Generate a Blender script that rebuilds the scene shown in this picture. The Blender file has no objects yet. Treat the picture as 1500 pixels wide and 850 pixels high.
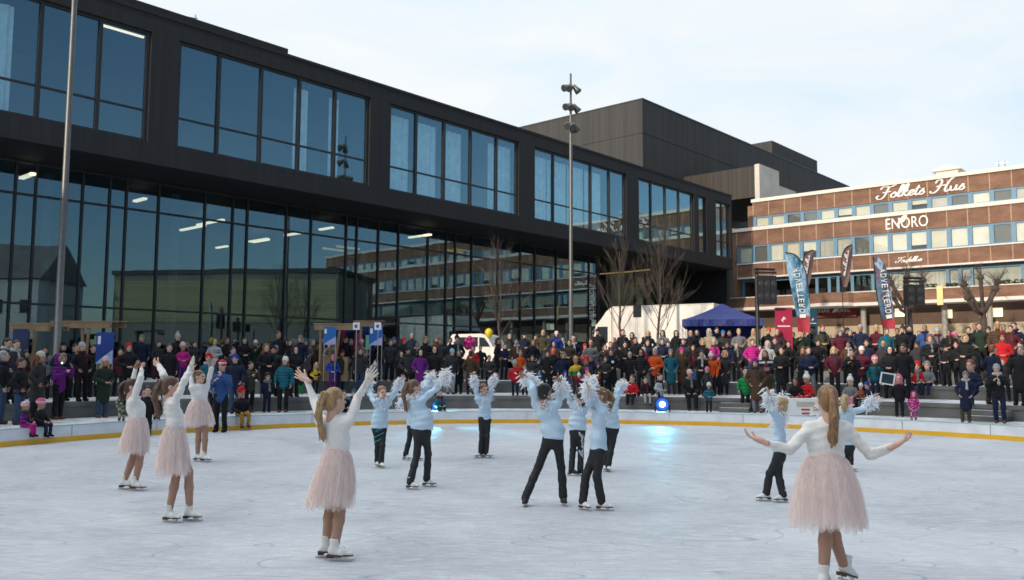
import bpy, math, random
import numpy as np
from mathutils import Vector, Matrix
R=math.radians; rnd=random.Random(7); nr=np.random.default_rng(5)
scn=bpy.context.scene; COL=scn.collection

# ------------------------------------------------------------------ camera survey
F=1258.;CX,CY=750.,425.;HC=1.82
PIT=math.atan(109/1258); ROL=0.0054
def ray(px,py):
    u=(px-CX)/F; v=-(py-CY)/F; c,s=math.cos(ROL),math.sin(ROL)
    a=u*c-v*s; b=v*c+u*s
    return np.array([a, math.cos(PIT)-b*math.sin(PIT), math.sin(PIT)+b*math.cos(PIT)])
CAM=np.array([0,0,HC])
def onz(px,py,z):
    d=ray(px,py); return CAM+d*((z-HC)/d[2])
def aty(px,py,Y):
    d=ray(px,py); return CAM+d*(Y/d[1])
cam=bpy.data.cameras.new('camera'); co=bpy.data.objects.new('camera',cam); COL.objects.link(co)
cam.sensor_width=36; cam.lens=F/1500*36; cam.clip_end=3000; cam.clip_start=.1
co.matrix_world=Matrix.Translation((0,0,HC))@Matrix.Rotation(R(90)+PIT,4,'X')@Matrix.Rotation(ROL,4,'Z')
scn.camera=co
cam.dof.use_dof=True; cam.dof.focus_distance=10; cam.dof.aperture_fstop=3.2

# ------------------------------------------------------------------ materials
MATS={}
def nodes(name):
    m=bpy.data.materials.new(name); m.use_nodes=True; nt=m.node_tree
    return m,nt,nt.nodes['Principled BSDF']
def N(nt,t,**k):
    n=nt.nodes.new(t)
    for a,b in k.items():
        if a.startswith('i_'): n.inputs[a[2:].replace('_',' ')].default_value=b
        else: setattr(n,a,b)
    return n
def L(nt,a,b): nt.links.new(a,b)
def ramp(nt,fac,stops):
    r=N(nt,'ShaderNodeValToRGB'); e=r.color_ramp.elements
    while len(e)<len(stops): e.new(.5)
    for i,(p,c) in enumerate(stops):
        e[i].position=p; e[i].color=(*c,1) if len(c)==3 else c
    L(nt,fac,r.inputs[0]); return r.outputs[0]
def mulc(c,k): return tuple(min(1,x*k) for x in c)
def mat(name,c,rough=.6,metal=0,var=.12,sc=8,bump=0,bsc=60,spec=.5,emit=None,es=1,padded=0):
    key=(name,)+tuple(c)
    if key in MATS: return MATS[key]
    m,nt,p=nodes(name)
    p.inputs['Roughness'].default_value=rough; p.inputs['Metallic'].default_value=metal
    p.inputs['Specular IOR Level'].default_value=spec
    tc=N(nt,'ShaderNodeTexCoord')
    if var:
        n=N(nt,'ShaderNodeTexNoise'); n.inputs['Scale'].default_value=sc; n.inputs['Detail'].default_value=4
        L(nt,tc.outputs['Object'],n.inputs['Vector'])
        L(nt,ramp(nt,n.outputs['Fac'],[(.3,mulc(c,1-var)),(.7,mulc(c,1+var))]),p.inputs['Base Color'])
    else: p.inputs['Base Color'].default_value=(*c,1)
    if bump or padded:
        b=N(nt,'ShaderNodeBump'); b.inputs['Strength'].default_value=bump or padded
        n=N(nt,'ShaderNodeTexNoise'); n.inputs['Scale'].default_value=bsc; n.inputs['Detail'].default_value=3
        L(nt,tc.outputs['Object'],n.inputs['Vector'])
        if padded:
            w=N(nt,'ShaderNodeTexWave',bands_direction='Z',wave_profile='SIN'); w.inputs['Scale'].default_value=3.2; w.inputs['Distortion'].default_value=1.5
            L(nt,tc.outputs['Object'],w.inputs['Vector']); b.inputs['Distance'].default_value=.03
            L(nt,w.outputs['Fac'],b.inputs['Height'])
        else:
            b.inputs['Distance'].default_value=.02; L(nt,n.outputs['Fac'],b.inputs['Height'])
        L(nt,b.outputs[0],p.inputs['Normal'])
    if emit:
        p.inputs['Emission Color'].default_value=(*emit,1); p.inputs['Emission Strength'].default_value=es
    MATS[key]=m; return m
def fabric(c,padded=0): return mat('padded_fabric' if padded else 'fabric',c,.85,var=.18,sc=6,bump=0 if padded else .35,bsc=25,spec=.25,padded=.6*padded)
SKIN=mat('skin',(.60,.37,.28),.55,var=.08,sc=20)
SKIN2=mat('skin',(.42,.22,.15),.55,var=.08,sc=20)
EYE=mat('eye',(.03,.025,.02),.3,var=0); LIP=mat('lip',(.38,.13,.12),.5,var=0)
STEEL=mat('steel',(.55,.56,.58),.3,1,var=.05)
BLACK=mat('black_metal',(.012,.012,.014),.5,var=.2)
WHITE=mat('white_paint',(.78,.78,.77),.4,var=.04,sc=2)
def glass_mat(name,tint,refl,ior=.1,rough=0.0):
    m,nt,p=nodes(name); nt.nodes.remove(p)
    o=nt.nodes['Material Output']; t=N(nt,'ShaderNodeBsdfTransparent'); t.inputs[0].default_value=(*tint,1)
    g=N(nt,'ShaderNodeBsdfGlossy'); g.inputs[0].default_value=(*refl,1); g.inputs['Roughness'].default_value=rough
    tc=N(nt,'ShaderNodeTexCoord'); n=N(nt,'ShaderNodeTexNoise'); n.inputs['Scale'].default_value=.35; b=N(nt,'ShaderNodeBump'); b.inputs['Strength'].default_value=.06; b.inputs['Distance'].default_value=.05
    L(nt,tc.outputs['Object'],n.inputs['Vector']); L(nt,n.outputs[0],b.inputs['Height']); L(nt,b.outputs[0],g.inputs['Normal'])
    lw=N(nt,'ShaderNodeLayerWeight'); lw.inputs[0].default_value=.5; pw=N(nt,'ShaderNodeMath',operation='POWER'); L(nt,lw.outputs['Facing'],pw.inputs[0]); pw.inputs[1].default_value=4.; f=N(nt,'ShaderNodeMath',operation='MULTIPLY_ADD'); L(nt,pw.outputs[0],f.inputs[0]); f.inputs[1].default_value=1-ior; f.inputs[2].default_value=ior
    x=N(nt,'ShaderNodeMixShader'); L(nt,f.outputs[0],x.inputs[0]); L(nt,t.outputs[0],x.inputs[1]); L(nt,g.outputs[0],x.inputs[2]); L(nt,x.outputs[0],o.inputs[0])
    return m
# ------------------------------------------------------------------ mesh builder
class MB:
    def __init__(s): s.v=[]; s.f=[]; s.mi=[]; s.n=0
    def add(s,V,Fs,mi=0):
        V=np.asarray(V,float).reshape(-1,3); s.v.append(V)
        if isinstance(Fs,np.ndarray): s.f.append(Fs+s.n); s.mi.append(np.full(len(Fs),mi))
        else:
            by={}
            for q in Fs: by.setdefault(len(q),[]).append(q)
            for q in by.values(): a=np.array(q); s.f.append(a+s.n); s.mi.append(np.full(len(a),mi))
        s.n+=len(V); return s
    def box(s,x0,x1,y0,y1,z0,z1,mi=0):
        V=[(x,y,z) for z in (z0,z1) for y in (y0,y1) for x in (x0,x1)]
        return s.add(V,np.array([(0,2,3,1),(4,5,7,6),(0,1,5,4),(2,6,7,3),(0,4,6,2),(1,3,7,5)]),mi)
    def obox(s,c,ax,ay,az,mi=0):
        c,ax,ay,az=[np.asarray(q,float) for q in (c,ax,ay,az)]
        V=[c+ax*i+ay*j+az*k for k in (-1,1) for j in (-1,1) for i in (-1,1)]
        return s.add(V,np.array([(0,2,3,1),(4,5,7,6),(0,1,5,4),(2,6,7,3),(0,4,6,2),(1,3,7,5)]),mi)
    def tube(s,pts,rs,n=8,mi=0,flat=1.):
        P=np.asarray(pts,float); rs=np.broadcast_to(np.asarray(rs,float),(len(P),))
        T=np.gradient(P,axis=0); T/=np.linalg.norm(T,axis=1)[:,None]+1e-9
        up=np.array([0,0,1.]) if abs(T[0][2])<.9 else np.array([1.,0,0])
        V=[]
        for p,t,r in zip(P,T,rs):
            a=np.cross(up,t); a/=np.linalg.norm(a)+1e-9; b=np.cross(t,a); 
            for k in range(n):
                th=2*math.pi*k/n; V.append(p+r*(a*math.cos(th)+b*math.sin(th)*flat))
            up=b
        Q=[(i*n+k,i*n+(k+1)%n,(i+1)*n+(k+1)%n,(i+1)*n+k) for i in range(len(P)-1) for k in range(n)]
        Q.append(tuple(range(n-1,-1,-1))); Q.append(tuple((len(P)-1)*n+k for k in range(n)))
        return s.add(V,Q,mi)
    def lathe(s,prof,n=24,c=(0,0,0),mi=0,axis=None):
        V=[]; 
        for r,z in prof:
            for k in range(n):
                th=2*math.pi*k/n; V.append((r*math.cos(th),r*math.sin(th),z))
        V=np.array(V)
        if axis is not None: V=V@np.array(Vector((0,0,1)).rotation_difference(Vector(axis)).to_matrix()).T
        m=len(prof)
        Q=[(i*n+k,i*n+(k+1)%n,(i+1)*n+(k+1)%n,(i+1)*n+k) for i in range(m-1) for k in range(n)]
        Q.append(tuple(range(n-1,-1,-1))); Q.append(tuple((m-1)*n+k for k in range(n)))
        return s.add(V+np.array(c),Q,mi)
    def prism(s,poly,ax,ay,az,o=(0,0,0),th=.05,mi=0):
        o,ax,ay,az=[np.asarray(q,float) for q in (o,ax,ay,az)]; n=len(poly)
        V=[o+ax*x+ay*y for x,y in poly]; V=V+[v+az*th for v in V]
        Q=[tuple(range(n-1,-1,-1)),tuple(range(n,2*n))]+[(i,(i+1)%n,n+(i+1)%n,n+i) for i in range(n)]
        return s.add(V,Q,mi)
    def xf(s,M,t=(0,0,0)):
        s.v=[v@np.asarray(M).T+np.asarray(t) for v in s.v]; return s
    def merge(s,o,M=None,t=(0,0,0)):
        n0=s.n
        for v in o.v: s.v.append((v@np.asarray(M).T if M is not None else v)+np.asarray(t))
        for f,m in zip(o.f,o.mi): s.f.append(f+n0); s.mi.append(m)
        s.n+=o.n; return s
    def mesh(s,name,mats,smooth=False,o=(0,0,0)):
        me=bpy.data.meshes.new(name); V=np.concatenate(s.v)-np.asarray(o)
        li=np.concatenate([f.ravel() for f in s.f]); tot=np.concatenate([np.full(len(f),f.shape[1]) for f in s.f])
        st=np.concatenate([[0],np.cumsum(tot)[:-1]])
        me.vertices.add(len(V)); me.vertices.foreach_set('co',V.astype(np.float32).ravel())
        me.loops.add(len(li)); me.loops.foreach_set('vertex_index',li.astype(np.int32))
        me.polygons.add(len(tot)); me.polygons.foreach_set('loop_start',st.astype(np.int32)); me.polygons.foreach_set('loop_total',tot.astype(np.int32))
        me.polygons.foreach_set('material_index',np.concatenate(s.mi).astype(np.int32))
        me.polygons.foreach_set('use_smooth',np.full(len(tot),bool(smooth)))
        me.update(calc_edges=True); me.validate()
        for m in (mats if isinstance(mats,(list,tuple)) else [mats]): me.materials.append(m)
        return me
    def obj(s,name,mats,parent=None,smooth=False,o=(0,0,0),label=None):
        return put(name,s.mesh(name,mats,smooth,o),parent,label)
def put(name,me,parent=None,label=None,loc=None,rot=None,sc=None,matl=None):
    ob=bpy.data.objects.new(name,me); COL.objects.link(ob)
    if parent is not None: ob.parent=parent
    if label: ob['label']=label
    if loc is not None: ob.location=loc
    if rot is not None: ob.rotation_euler=rot
    if sc is not None: ob.scale=sc if hasattr(sc,'__len__') else (sc,sc,sc)
    if matl is not None:
        ob.material_slots[0].link='OBJECT'; ob.material_slots[0].material=matl
    return ob
def thing(name,label,cat,loc=(0,0,0),rz=0,group=None,sc=1):
    o=bpy.data.objects.new(name,None); COL.objects.link(o); o.location=loc; o.rotation_euler=(0,0,rz); o.scale=(sc,sc,sc); o.empty_display_size=.1
    o['label']=label; o['category']=cat
    if group: o['group']=group
    return o
def tag(o,label,cat,group=None,kind=None):
    o['label']=label; o['category']=cat
    if group: o['group']=group
    return o
def struct(o,kind='structure',label=None):
    o['kind']=kind
    if label: o['label']=label
    return o
def cat_rom(P,n=6):
    P=np.asarray(P,float); P=np.vstack([2*P[0]-P[1],P,2*P[-1]-P[-2]]); out=[]
    for i in range(1,len(P)-2):
        for t in np.linspace(0,1,n,endpoint=False):
            a,b,c,d=P[i-1:i+3]; out.append(.5*(2*b+(c-a)*t+(2*a-5*b+4*c-d)*t*t+(3*b-a-3*c+d)*t**3))
    out.append(P[-2]); return np.array(out)
# ------------------------------------------------------------------ signed-distance bodies
def nrm(v): v=np.asarray(v,float); return v/(np.linalg.norm(v)+1e-12)
def cap(a,b,ra,rb=None,k=.03,f=None,ratio=1.,sub=False): return dict(t='c',a=np.asarray(a,float),b=np.asarray(b,float),ra=ra,rb=ra if rb is None else rb,k=k,f=None if f is None else nrm(f),ratio=ratio,sub=sub)
def ell(c,r,k=.02,Rm=None,sub=False): return dict(t='e',c=np.asarray(c,float),r=np.asarray(r,float),k=k,R=None if Rm is None else np.asarray(Rm),sub=sub)
def half(p,n): return dict(t='h',p=np.asarray(p,float),n=nrm(n))
def sdf_mesh(prims,h,wr=0,seed=0):
    lo=np.full(3,1e9); hi=-lo
    for q in prims:
        if q['t']=='c': 
            m=max(q['ra'],q['rb'])*1.05+.01
            a=np.minimum(q['a'],q['b'])-m; b=np.maximum(q['a'],q['b'])+m
        elif q['t']=='e': m=q['r'].max()+.01; a=q['c']-m; b=q['c']+m
        else: continue
        q['lo'],q['hi']=a,b
        if not q.get('sub'): lo=np.minimum(lo,a); hi=np.maximum(hi,b)
    lo-=2*h; n=np.ceil((hi-lo)/h).astype(int)+3
    D=np.full(n,.3)
    ax=[lo[i]+h*np.arange(n[i]) for i in range(3)]
    for q in prims:
        if q['t']=='h':
            g=sum(((ax[i]-q['p'][i])*q['n'][i]).reshape([-1 if j==i else 1 for j in range(3)]) for i in range(3))
            D=np.maximum(D,g); continue
        mg=q['k']+4*h
        i0=np.maximum(np.floor((q['lo']-mg-lo)/h).astype(int),0); i1=np.minimum(np.ceil((q['hi']+mg-lo)/h).astype(int)+1,n)
        if (i1<=i0).any(): continue
        X=np.meshgrid(*[ax[i][i0[i]:i1[i]] for i in range(3)],indexing='ij'); P=np.stack(X,-1)
        if q['t']=='c':
            ab=q['b']-q['a']; t=np.clip(((P-q['a'])@ab)/(ab@ab+1e-12),0,1)
            v=P-(q['a']+t[...,None]*ab); r=q['ra']+t*(q['rb']-q['ra'])
            if q['f'] is not None:
                v=v+(v@q['f'])[...,None]*q['f']*(1/q['ratio']-1); d=(np.linalg.norm(v,axis=-1)-r)*min(1,.5+.5*q['ratio'])
            else: d=np.linalg.norm(v,axis=-1)-r
        else:
            v=P-q['c']
            if q['R'] is not None: v=v@q['R']
            k0=np.linalg.norm(v/q['r'],axis=-1); k1=np.linalg.norm(v/q['r']**2,axis=-1)+1e-9; d=k0*(k0-1)/k1
        S=tuple(slice(i0[i],i1[i]) for i in range(3)); o=D[S]; k=q['k']
        if q.get('sub'): hh=np.maximum(k-np.abs(o+d),0)/k; D[S]=np.maximum(o,-d)+hh*hh*k*.25
        else: hh=np.maximum(k-np.abs(o-d),0)/k; D[S]=np.minimum(o,d)-hh*hh*k*.25
    if wr:
        g=np.random.default_rng(seed)
        for _ in range(5):
            w=g.normal(0,1,3)*np.array([14,14,34]); ph=g.uniform(0,6)
            D+=wr*np.sin(w[0]*ax[0][:,None,None]+w[1]*ax[1][None,:,None]+w[2]*ax[2][None,None,:]+ph)
    I=D<0
    c8=[(i,j,k) for i in (0,1) for j in (0,1) for k in (0,1)]
    cs=sum(I[i:n[0]-1+i,j:n[1]-1+j,k:n[2]-1+k].astype(np.int8) for i,j,k in c8)
    act=np.argwhere((cs>0)&(cs<8)); m=len(act)
    val=np.stack([D[act[:,0]+i,act[:,1]+j,act[:,2]+k] for i,j,k in c8],1)
    acc=np.zeros((m,3)); cnt=np.zeros(m); co8=np.array(c8,float)
    for e0 in range(8):
        for b in (4,2,1):
            if e0&b: continue
            e1=e0|b; va,vb=val[:,e0],val[:,e1]; x=(va<0)!=(vb<0)
            t=np.where(x,va/(va-vb+1e-12),0); p=co8[e0]+t[:,None]*(co8[e1]-co8[e0])
            acc+=p*x[:,None]; cnt+=x
    V=lo+h*(act+acc/cnt[:,None])
    idx=np.full(n,-1); idx[act[:,0],act[:,1],act[:,2]]=np.arange(m)
    Q=[]
    for a in range(3):
        b,c=(a+1)%3,(a+2)%3
        sl0=[slice(None)]*3; sl1=[slice(None)]*3; sl0[a]=slice(0,-1); sl1[a]=slice(1,None)
        A,B=I[tuple(sl0)],I[tuple(sl1)]
        e=np.argwhere(A!=B); e=e[(e[:,b]>0)&(e[:,c]>0)]
        s=A[e[:,0],e[:,1],e[:,2]]
        def cell(db,dc):
            q=e.copy(); q[:,b]-=db; q[:,c]-=dc; return idx[q[:,0],q[:,1],q[:,2]]
        q=np.stack([cell(1,1),cell(0,1),cell(0,0),cell(1,0)],1)
        q[~s]=q[~s][:,::-1]; Q.append(q)
    Q=np.concatenate(Q); Q=Q[(Q>=0).all(1)]
    return MB().add(V,Q)
# ------------------------------------------------------------------ world, sun
SUNV=nrm((-.62,-.78,math.tan(R(13))))
w=bpy.data.worlds.new('World'); scn.world=w; w.use_nodes=True; nt=w.node_tree; bg=nt.nodes['Background']
sky=N(nt,'ShaderNodeTexSky',sky_type='NISHITA',sun_disc=False,sun_elevation=R(13),sun_rotation=math.atan2(SUNV[0],SUNV[1]),air_density=1.0,dust_density=.6,ozone_density=2.0)
tc=N(nt,'ShaderNodeTexCoord')
mp=N(nt,'ShaderNodeMapping'); mp.inputs['Scale'].default_value=(1.6,1.6,4.2); L(nt,tc.outputs['Generated'],mp.inputs[0])
n1=N(nt,'ShaderNodeTexNoise'); n1.inputs['Scale'].default_value=1.5; n1.inputs['Detail'].default_value=7; n1.inputs['Roughness'].default_value=.55; n1.inputs['Distortion'].default_value=.5; L(nt,mp.outputs[0],n1.inputs[0])
# a bank of thin cloud over the north and overhead; the south-east stays clear blue
dp=N(nt,'ShaderNodeVectorMath',operation='DOT_PRODUCT'); L(nt,tc.outputs['Generated'],dp.inputs[0]); dp.inputs[1].default_value=(-.72,.62,.34)
ad=N(nt,'ShaderNodeMath',operation='MULTIPLY_ADD'); L(nt,n1.outputs[0],ad.inputs[0]); ad.inputs[1].default_value=.75; L(nt,dp.outputs['Value'],ad.inputs[2])
cov=ramp(nt,ad.outputs[0],[(.10,(0,0,0)),(.62,(.93,.93,.93)),(1.0,(1,1,1))])
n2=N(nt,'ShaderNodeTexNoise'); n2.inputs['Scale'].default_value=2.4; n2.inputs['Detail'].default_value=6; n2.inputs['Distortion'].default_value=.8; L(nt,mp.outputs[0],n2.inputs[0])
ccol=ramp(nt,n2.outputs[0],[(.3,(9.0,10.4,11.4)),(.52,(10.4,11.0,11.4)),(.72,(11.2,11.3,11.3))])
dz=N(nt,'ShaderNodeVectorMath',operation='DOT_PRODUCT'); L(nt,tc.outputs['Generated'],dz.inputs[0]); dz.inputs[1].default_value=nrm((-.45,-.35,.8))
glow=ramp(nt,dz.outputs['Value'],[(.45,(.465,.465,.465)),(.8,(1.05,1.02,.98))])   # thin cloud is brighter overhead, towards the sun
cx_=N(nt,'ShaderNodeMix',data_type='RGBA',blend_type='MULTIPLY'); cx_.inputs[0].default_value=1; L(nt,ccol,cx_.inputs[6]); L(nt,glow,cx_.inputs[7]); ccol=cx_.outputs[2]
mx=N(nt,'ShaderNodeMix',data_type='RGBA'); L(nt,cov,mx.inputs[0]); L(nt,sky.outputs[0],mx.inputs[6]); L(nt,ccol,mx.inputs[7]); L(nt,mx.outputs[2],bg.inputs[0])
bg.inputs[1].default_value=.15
sl=bpy.data.lights.new('sun','SUN'); sl.energy=2.5; sl.angle=R(.5); sl.color=(1,.84,.66); so=bpy.data.objects.new('sun',sl); COL.objects.link(so)
so.rotation_euler=Vector(SUNV).to_track_quat('Z','Y').to_euler()
scn.cycles.transparent_max_bounces=40; scn.cycles.max_bounces=16
vs=scn.view_settings; vs.view_transform='Standard'; vs.look='None'; vs.exposure=.32; vs.gamma=1

# ------------------------------------------------------------------ ice and terraces
RC=np.array([1.57,13.74]); RR=13.36; GZ,Z1,Z2,Z3=.2,.66,1.13,1.62; R1,R2,R3=18.3,22.0,25.0
def ring(mb,r0,r1,z,a0,a1,n=96,mi=0):
    V=[];Q=[]
    for i in range(n+1):
        a=a0+(a1-a0)*i/n
        for r in (r0,r1): V.append((RC[0]+r*math.cos(a),RC[1]+r*math.sin(a),z))
    for i in range(n): Q.append((2*i,2*i+1,2*i+3,2*i+2))
    return mb.add(V,Q,mi)
def wall(mb,r,z0,z1,a0,a1,n=96,mi=0,out=False):
    V=[];Q=[]
    for i in range(n+1):
        a=a0+(a1-a0)*i/n
        for z in (z0,z1): V.append((RC[0]+r*math.cos(a),RC[1]+r*math.sin(a),z))
    for i in range(n): q=(2*i,2*i+1,2*i+3,2*i+2); Q.append(q[::-1] if out else q)
    return mb.add(V,Q,mi)
# ice: grey-blue, cut with skate lines and patches of scraped frost
m,nt,p=nodes('ice'); tc=N(nt,'ShaderNodeTexCoord'); p.inputs['Specular IOR Level'].default_value=.14
def noise(sc,det=5,scale=(1,1,1),rot=0,dist=0,rough=.55):
    mp=N(nt,'ShaderNodeMapping'); mp.inputs['Scale'].default_value=scale; mp.inputs['Rotation'].default_value=(0,0,rot); L(nt,tc.outputs['Object'],mp.inputs[0])
    n=N(nt,'ShaderNodeTexNoise'); n.inputs['Scale'].default_value=sc; n.inputs['Detail'].default_value=det; n.inputs['Distortion'].default_value=dist; n.inputs['Roughness'].default_value=rough; L(nt,mp.outputs[0],n.inputs[0]); return n.outputs[0]
def mixc(f,a,b,t='MIX'):
    x=N(nt,'ShaderNodeMix',data_type='RGBA',blend_type=t)
    for s,v in ((0,f),(6,a),(7,b)):
        if hasattr(v,'is_linked') or hasattr(v,'node'): L(nt,v,x.inputs[s])
        else: x.inputs[s].default_value=v if s==0 else (*v,1)
    return x.outputs[2]
base=ramp(nt,noise(.35,6,dist=1.2),[(.3,(.385,.405,.44)),(.7,(.56,.575,.605))])
fro=ramp(nt,noise(2.2,8,(1,2.2,1),.4,1.5,.7),[(.48,(0,0,0)),(.7,(.55,.55,.55))])
c=mixc(fro,base,(.68,.71,.74))
msk=None
for i,(ro,sx,wd) in enumerate([(.25,.5,.006),(-.5,.6,.007),(1.0,.45,.006),(1.9,.55,.007),(.7,.4,.005)]):
    mp=N(nt,'ShaderNodeMapping'); mp.inputs['Rotation'].default_value=(0,0,ro); mp.inputs['Location'].default_value=(i*3.1,i*1.7,0); mp.inputs['Scale'].default_value=(sx*.35,sx*1.5,1); L(nt,tc.outputs['Object'],mp.inputs[0])
    wv=N(nt,'ShaderNodeTexNoise'); wv.inputs['Scale'].default_value=.8; wv.inputs['Detail'].default_value=0.0; wv.inputs['Distortion'].default_value=.1; L(nt,mp.outputs[0],wv.inputs[0])
    # thin iso-lines of a stretched field read as skate cuts
    fr=N(nt,'ShaderNodeMath',operation='PINGPONG'); mu=N(nt,'ShaderNodeMath',operation='MULTIPLY'); mu.inputs[1].default_value=11.; L(nt,wv.outputs[0],mu.inputs[0]); L(nt,mu.outputs[0],fr.inputs[0]); fr.inputs[1].default_value=.5
    brk=noise(1.1+i*.3,2,rot=i)
    th=N(nt,'ShaderNodeMath',operation='MULTIPLY'); L(nt,ramp(nt,fr.outputs[0],[(0,(1,1,1)),(wd*3.2,(0,0,0))]),th.inputs[0]); L(nt,ramp(nt,brk,[(.47,(0,0,0)),(.56,(1,1,1))]),th.inputs[1])
    if msk is None: msk=th.outputs[0]
    else:
        x=N(nt,'ShaderNodeMath',operation='MAXIMUM'); L(nt,msk,x.inputs[0]); L(nt,th.outputs[0],x.inputs[1]); msk=x.outputs[0]
fine=ramp(nt,noise(3.5,6,(1,14,1),.5,.4,.75),[(.5,(0,0,0)),(.64,(.6,.6,.6))]); fine2=ramp(nt,noise(3.,6,(14,1,1),.9,.4,.75),[(.54,(0,0,0)),(.68,(.55,.55,.55))])
c=mixc(fine,c,(.75,.77,.79)); c=mixc(fine2,c,(.36,.39,.43))
mm=N(nt,'ShaderNodeMath',operation='MULTIPLY'); mm.inputs[1].default_value=.65; L(nt,msk,mm.inputs[0])
c=mixc(mm.outputs[0],c,(.24,.28,.34)); L(nt,c,p.inputs['Base Color'])
L(nt,ramp(nt,noise(1.3,6,dist=1),[(.3,(.45,)*3),(.7,(.75,)*3)]),p.inputs['Roughness'])
b=N(nt,'ShaderNodeBump'); b.inputs['Strength'].default_value=.35; b.inputs['Distance'].default_value=.01; L(nt,noise(5,8,dist=.6,rough=.7),b.inputs['Height']); L(nt,b.outputs[0],p.inputs['Normal'])
ICE=m
V=[(RC[0]+14*math.cos(2*math.pi*i/128),RC[1]+14*math.sin(2*math.pi*i/128),0) for i in range(128)]
struct(MB().add(V,[tuple(range(128))]).obj('ice',ICE))
# trodden snow over paving
def snow_mat(name,a,bc,lo,hi):
    global nt,tc
    m,nt,p=nodes(name); tc=N(nt,'ShaderNodeTexCoord'); p.inputs['Roughness'].default_value=.9
    n=noise(.9,8,dist=.6,rough=.68); cc=ramp(nt,n,[(lo,a),(hi,bc)])
    g=ramp(nt,noise(9,6,rough=.7),[(.4,(.82,)*3),(.65,(1,1,1))]); L(nt,mixc(1.,cc,g,'MULTIPLY'),p.inputs['Base Color'])
    b=N(nt,'ShaderNodeBump'); b.inputs['Strength'].default_value=.8; b.inputs['Distance'].default_value=.06; L(nt,noise(6,8,rough=.7),b.inputs['Height']); L(nt,b.outputs[0],p.inputs['Normal']); return m
SNOW=snow_mat('trodden_snow',(.36,.36,.37),(.78,.79,.82),.36,.56)
PAVE=snow_mat('snowy_paving',(.13,.13,.135),(.6,.6,.62),.42,.64)
CONC=mat('concrete',(.155,.15,.14),.85,var=.22,sc=1.6,bump=.3,bsc=30)
P2=2*math.pi
mb=MB(); ring(mb,13.6,R1+.02,GZ,0,P2,160); ring(mb,R1+.02,1200,GZ-.005,0,P2,160); wall(mb,13.6,-.1,GZ,0,P2,160)
struct(mb.obj('ground',SNOW))
A0,A1=R(-35),R(215); AL=R(118)
def terrace(name,r0,r1,z0,z1,a0,a1):
    mb=MB(); wall(mb,r0,z0-.1,z1-.12,a0,a1,120,0); wall(mb,r0-.04,z1-.12,z1,a0,a1,120,0); ring(mb,r0-.04,r0,z1-.12,a0,a1,120,0)
    ring(mb,r0-.04,r0+.35,z1,a0,a1,120,0); ring(mb,r0+.35,r1,z1-.004,a0,a1,120,1)
    wall(mb,r1,z0,z1-.004,a0,a1,120,0,True)
    for a in (a0,a1):
        q=[(RC[0]+r*math.cos(a),RC[1]+r*math.sin(a),z) for r,z in ((r0,z0-.1),(r1,z0-.1),(r1,z1-.004),(r0,z1-.004))]; mb.add(q,[(0,1,2,3)],0)
    return struct(mb.obj(name,[CONC,SNOW]))
terrace('lower_terrace',R1,R2+.3,GZ,Z1,A0,A1); terrace('middle_terrace',R2,140,Z1,Z2,A0,A1)
mb=MB(); wall(mb,R3,Z2-.1,Z3,A0,AL,100,0); ring(mb,R3,R3+.35,Z3,A0,AL,100,0); ring(mb,R3+.35,160,Z3-.004,A0,AL,100,1)
q=[(RC[0]+r*math.cos(AL),RC[1]+r*math.sin(AL),z) for r,z in ((R3,Z2-.1),(160,Z2-.1),(160,Z3-.004),(R3,Z3-.004))]; mb.add(q,[(0,1,2,3)],0)
struct(mb.obj('plaza',[CONC,PAVE]))
# short flights of steps set into the lower wall
def steps(px0,px1,nm,lab):
    a=[]
    for px in (px0,px1):
        d=ray(px,590)[:2]; d=d/np.linalg.norm(d); bq=d@RC; t=bq+math.sqrt(bq*bq-RC@RC+R1**2); q=d*t-RC; a.append(math.atan2(q[1],q[0]))
    a0,a1=min(a),max(a); t=thing(nm,lab,'steps',(0,0,0)); mb=MB(); ms=MB()
    for k,(dr,z) in enumerate(((.95,GZ+.155),(.5,GZ+.31))):
        wall(mb,R1-dr,GZ-.05,z,a0,a1,10); ring(mb,R1-dr,R1-.002,z-.006,a0,a1,10); ring(ms,R1-dr+.03,R1-dr+.43,z,a0,a1,10)
        for aa in (a0,a1): mb.add([(RC[0]+r*math.cos(aa),RC[1]+r*math.sin(aa),zz) for r,zz in ((R1-dr,GZ-.05),(R1-.002,GZ-.05),(R1-.002,z-.006),(R1-dr,z-.006))],[(0,1,2,3)])
    mb.obj('step_blocks',CONC,t); ms.obj('step_snow',SNOW,t); return t
steps(1057,1101,'steps','short flight of concrete steps behind the child in the green jacket')
steps(1425,1484,'steps','short flight of concrete steps beside the woman in grey scarf and boots')
# rink boards: white panels, yellow kick strip, thin blue-green cap, cut into segments
t=thing('rink_barrier','low white barrier with yellow kick strip curving round the ice','barrier',(RC[0],RC[1],0))
BW=mat('board_white',(.78,.79,.81),.4,var=.10,sc=2.5,bump=.1,bsc=12); BY=mat('board_yellow',(.85,.46,.02),.4,var=.08,sc=3); BC=mat('board_cap',(.35,.55,.54),.4,var=.1)
def band(r0,r1,z0,z1,mt,nm,n=190,gap=False):
    mb=MB()
    seg=38; per=n//seg
    for sgi in range(seg):
        a0=P2*sgi/seg; a1=P2*(sgi+1)/seg-(.0011 if gap else 0)
        wall(mb,r0,z0,z1,a0,a1,per); ring(mb,r0,r1,z1,a0,a1,per); wall(mb,r1,z0,z1,a0,a1,per,0,True)
    for v in mb.v: v[:,:2]-=RC
    return mb.obj(nm,mt,t)
band(RR,RR+.1,.115,.36,BW,'board_panel',gap=True); band(RR-.012,RR+.1,0,.115,BY,'kick_strip'); band(RR-.008,RR+.112,.36,.378,BC,'top_rail')
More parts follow.
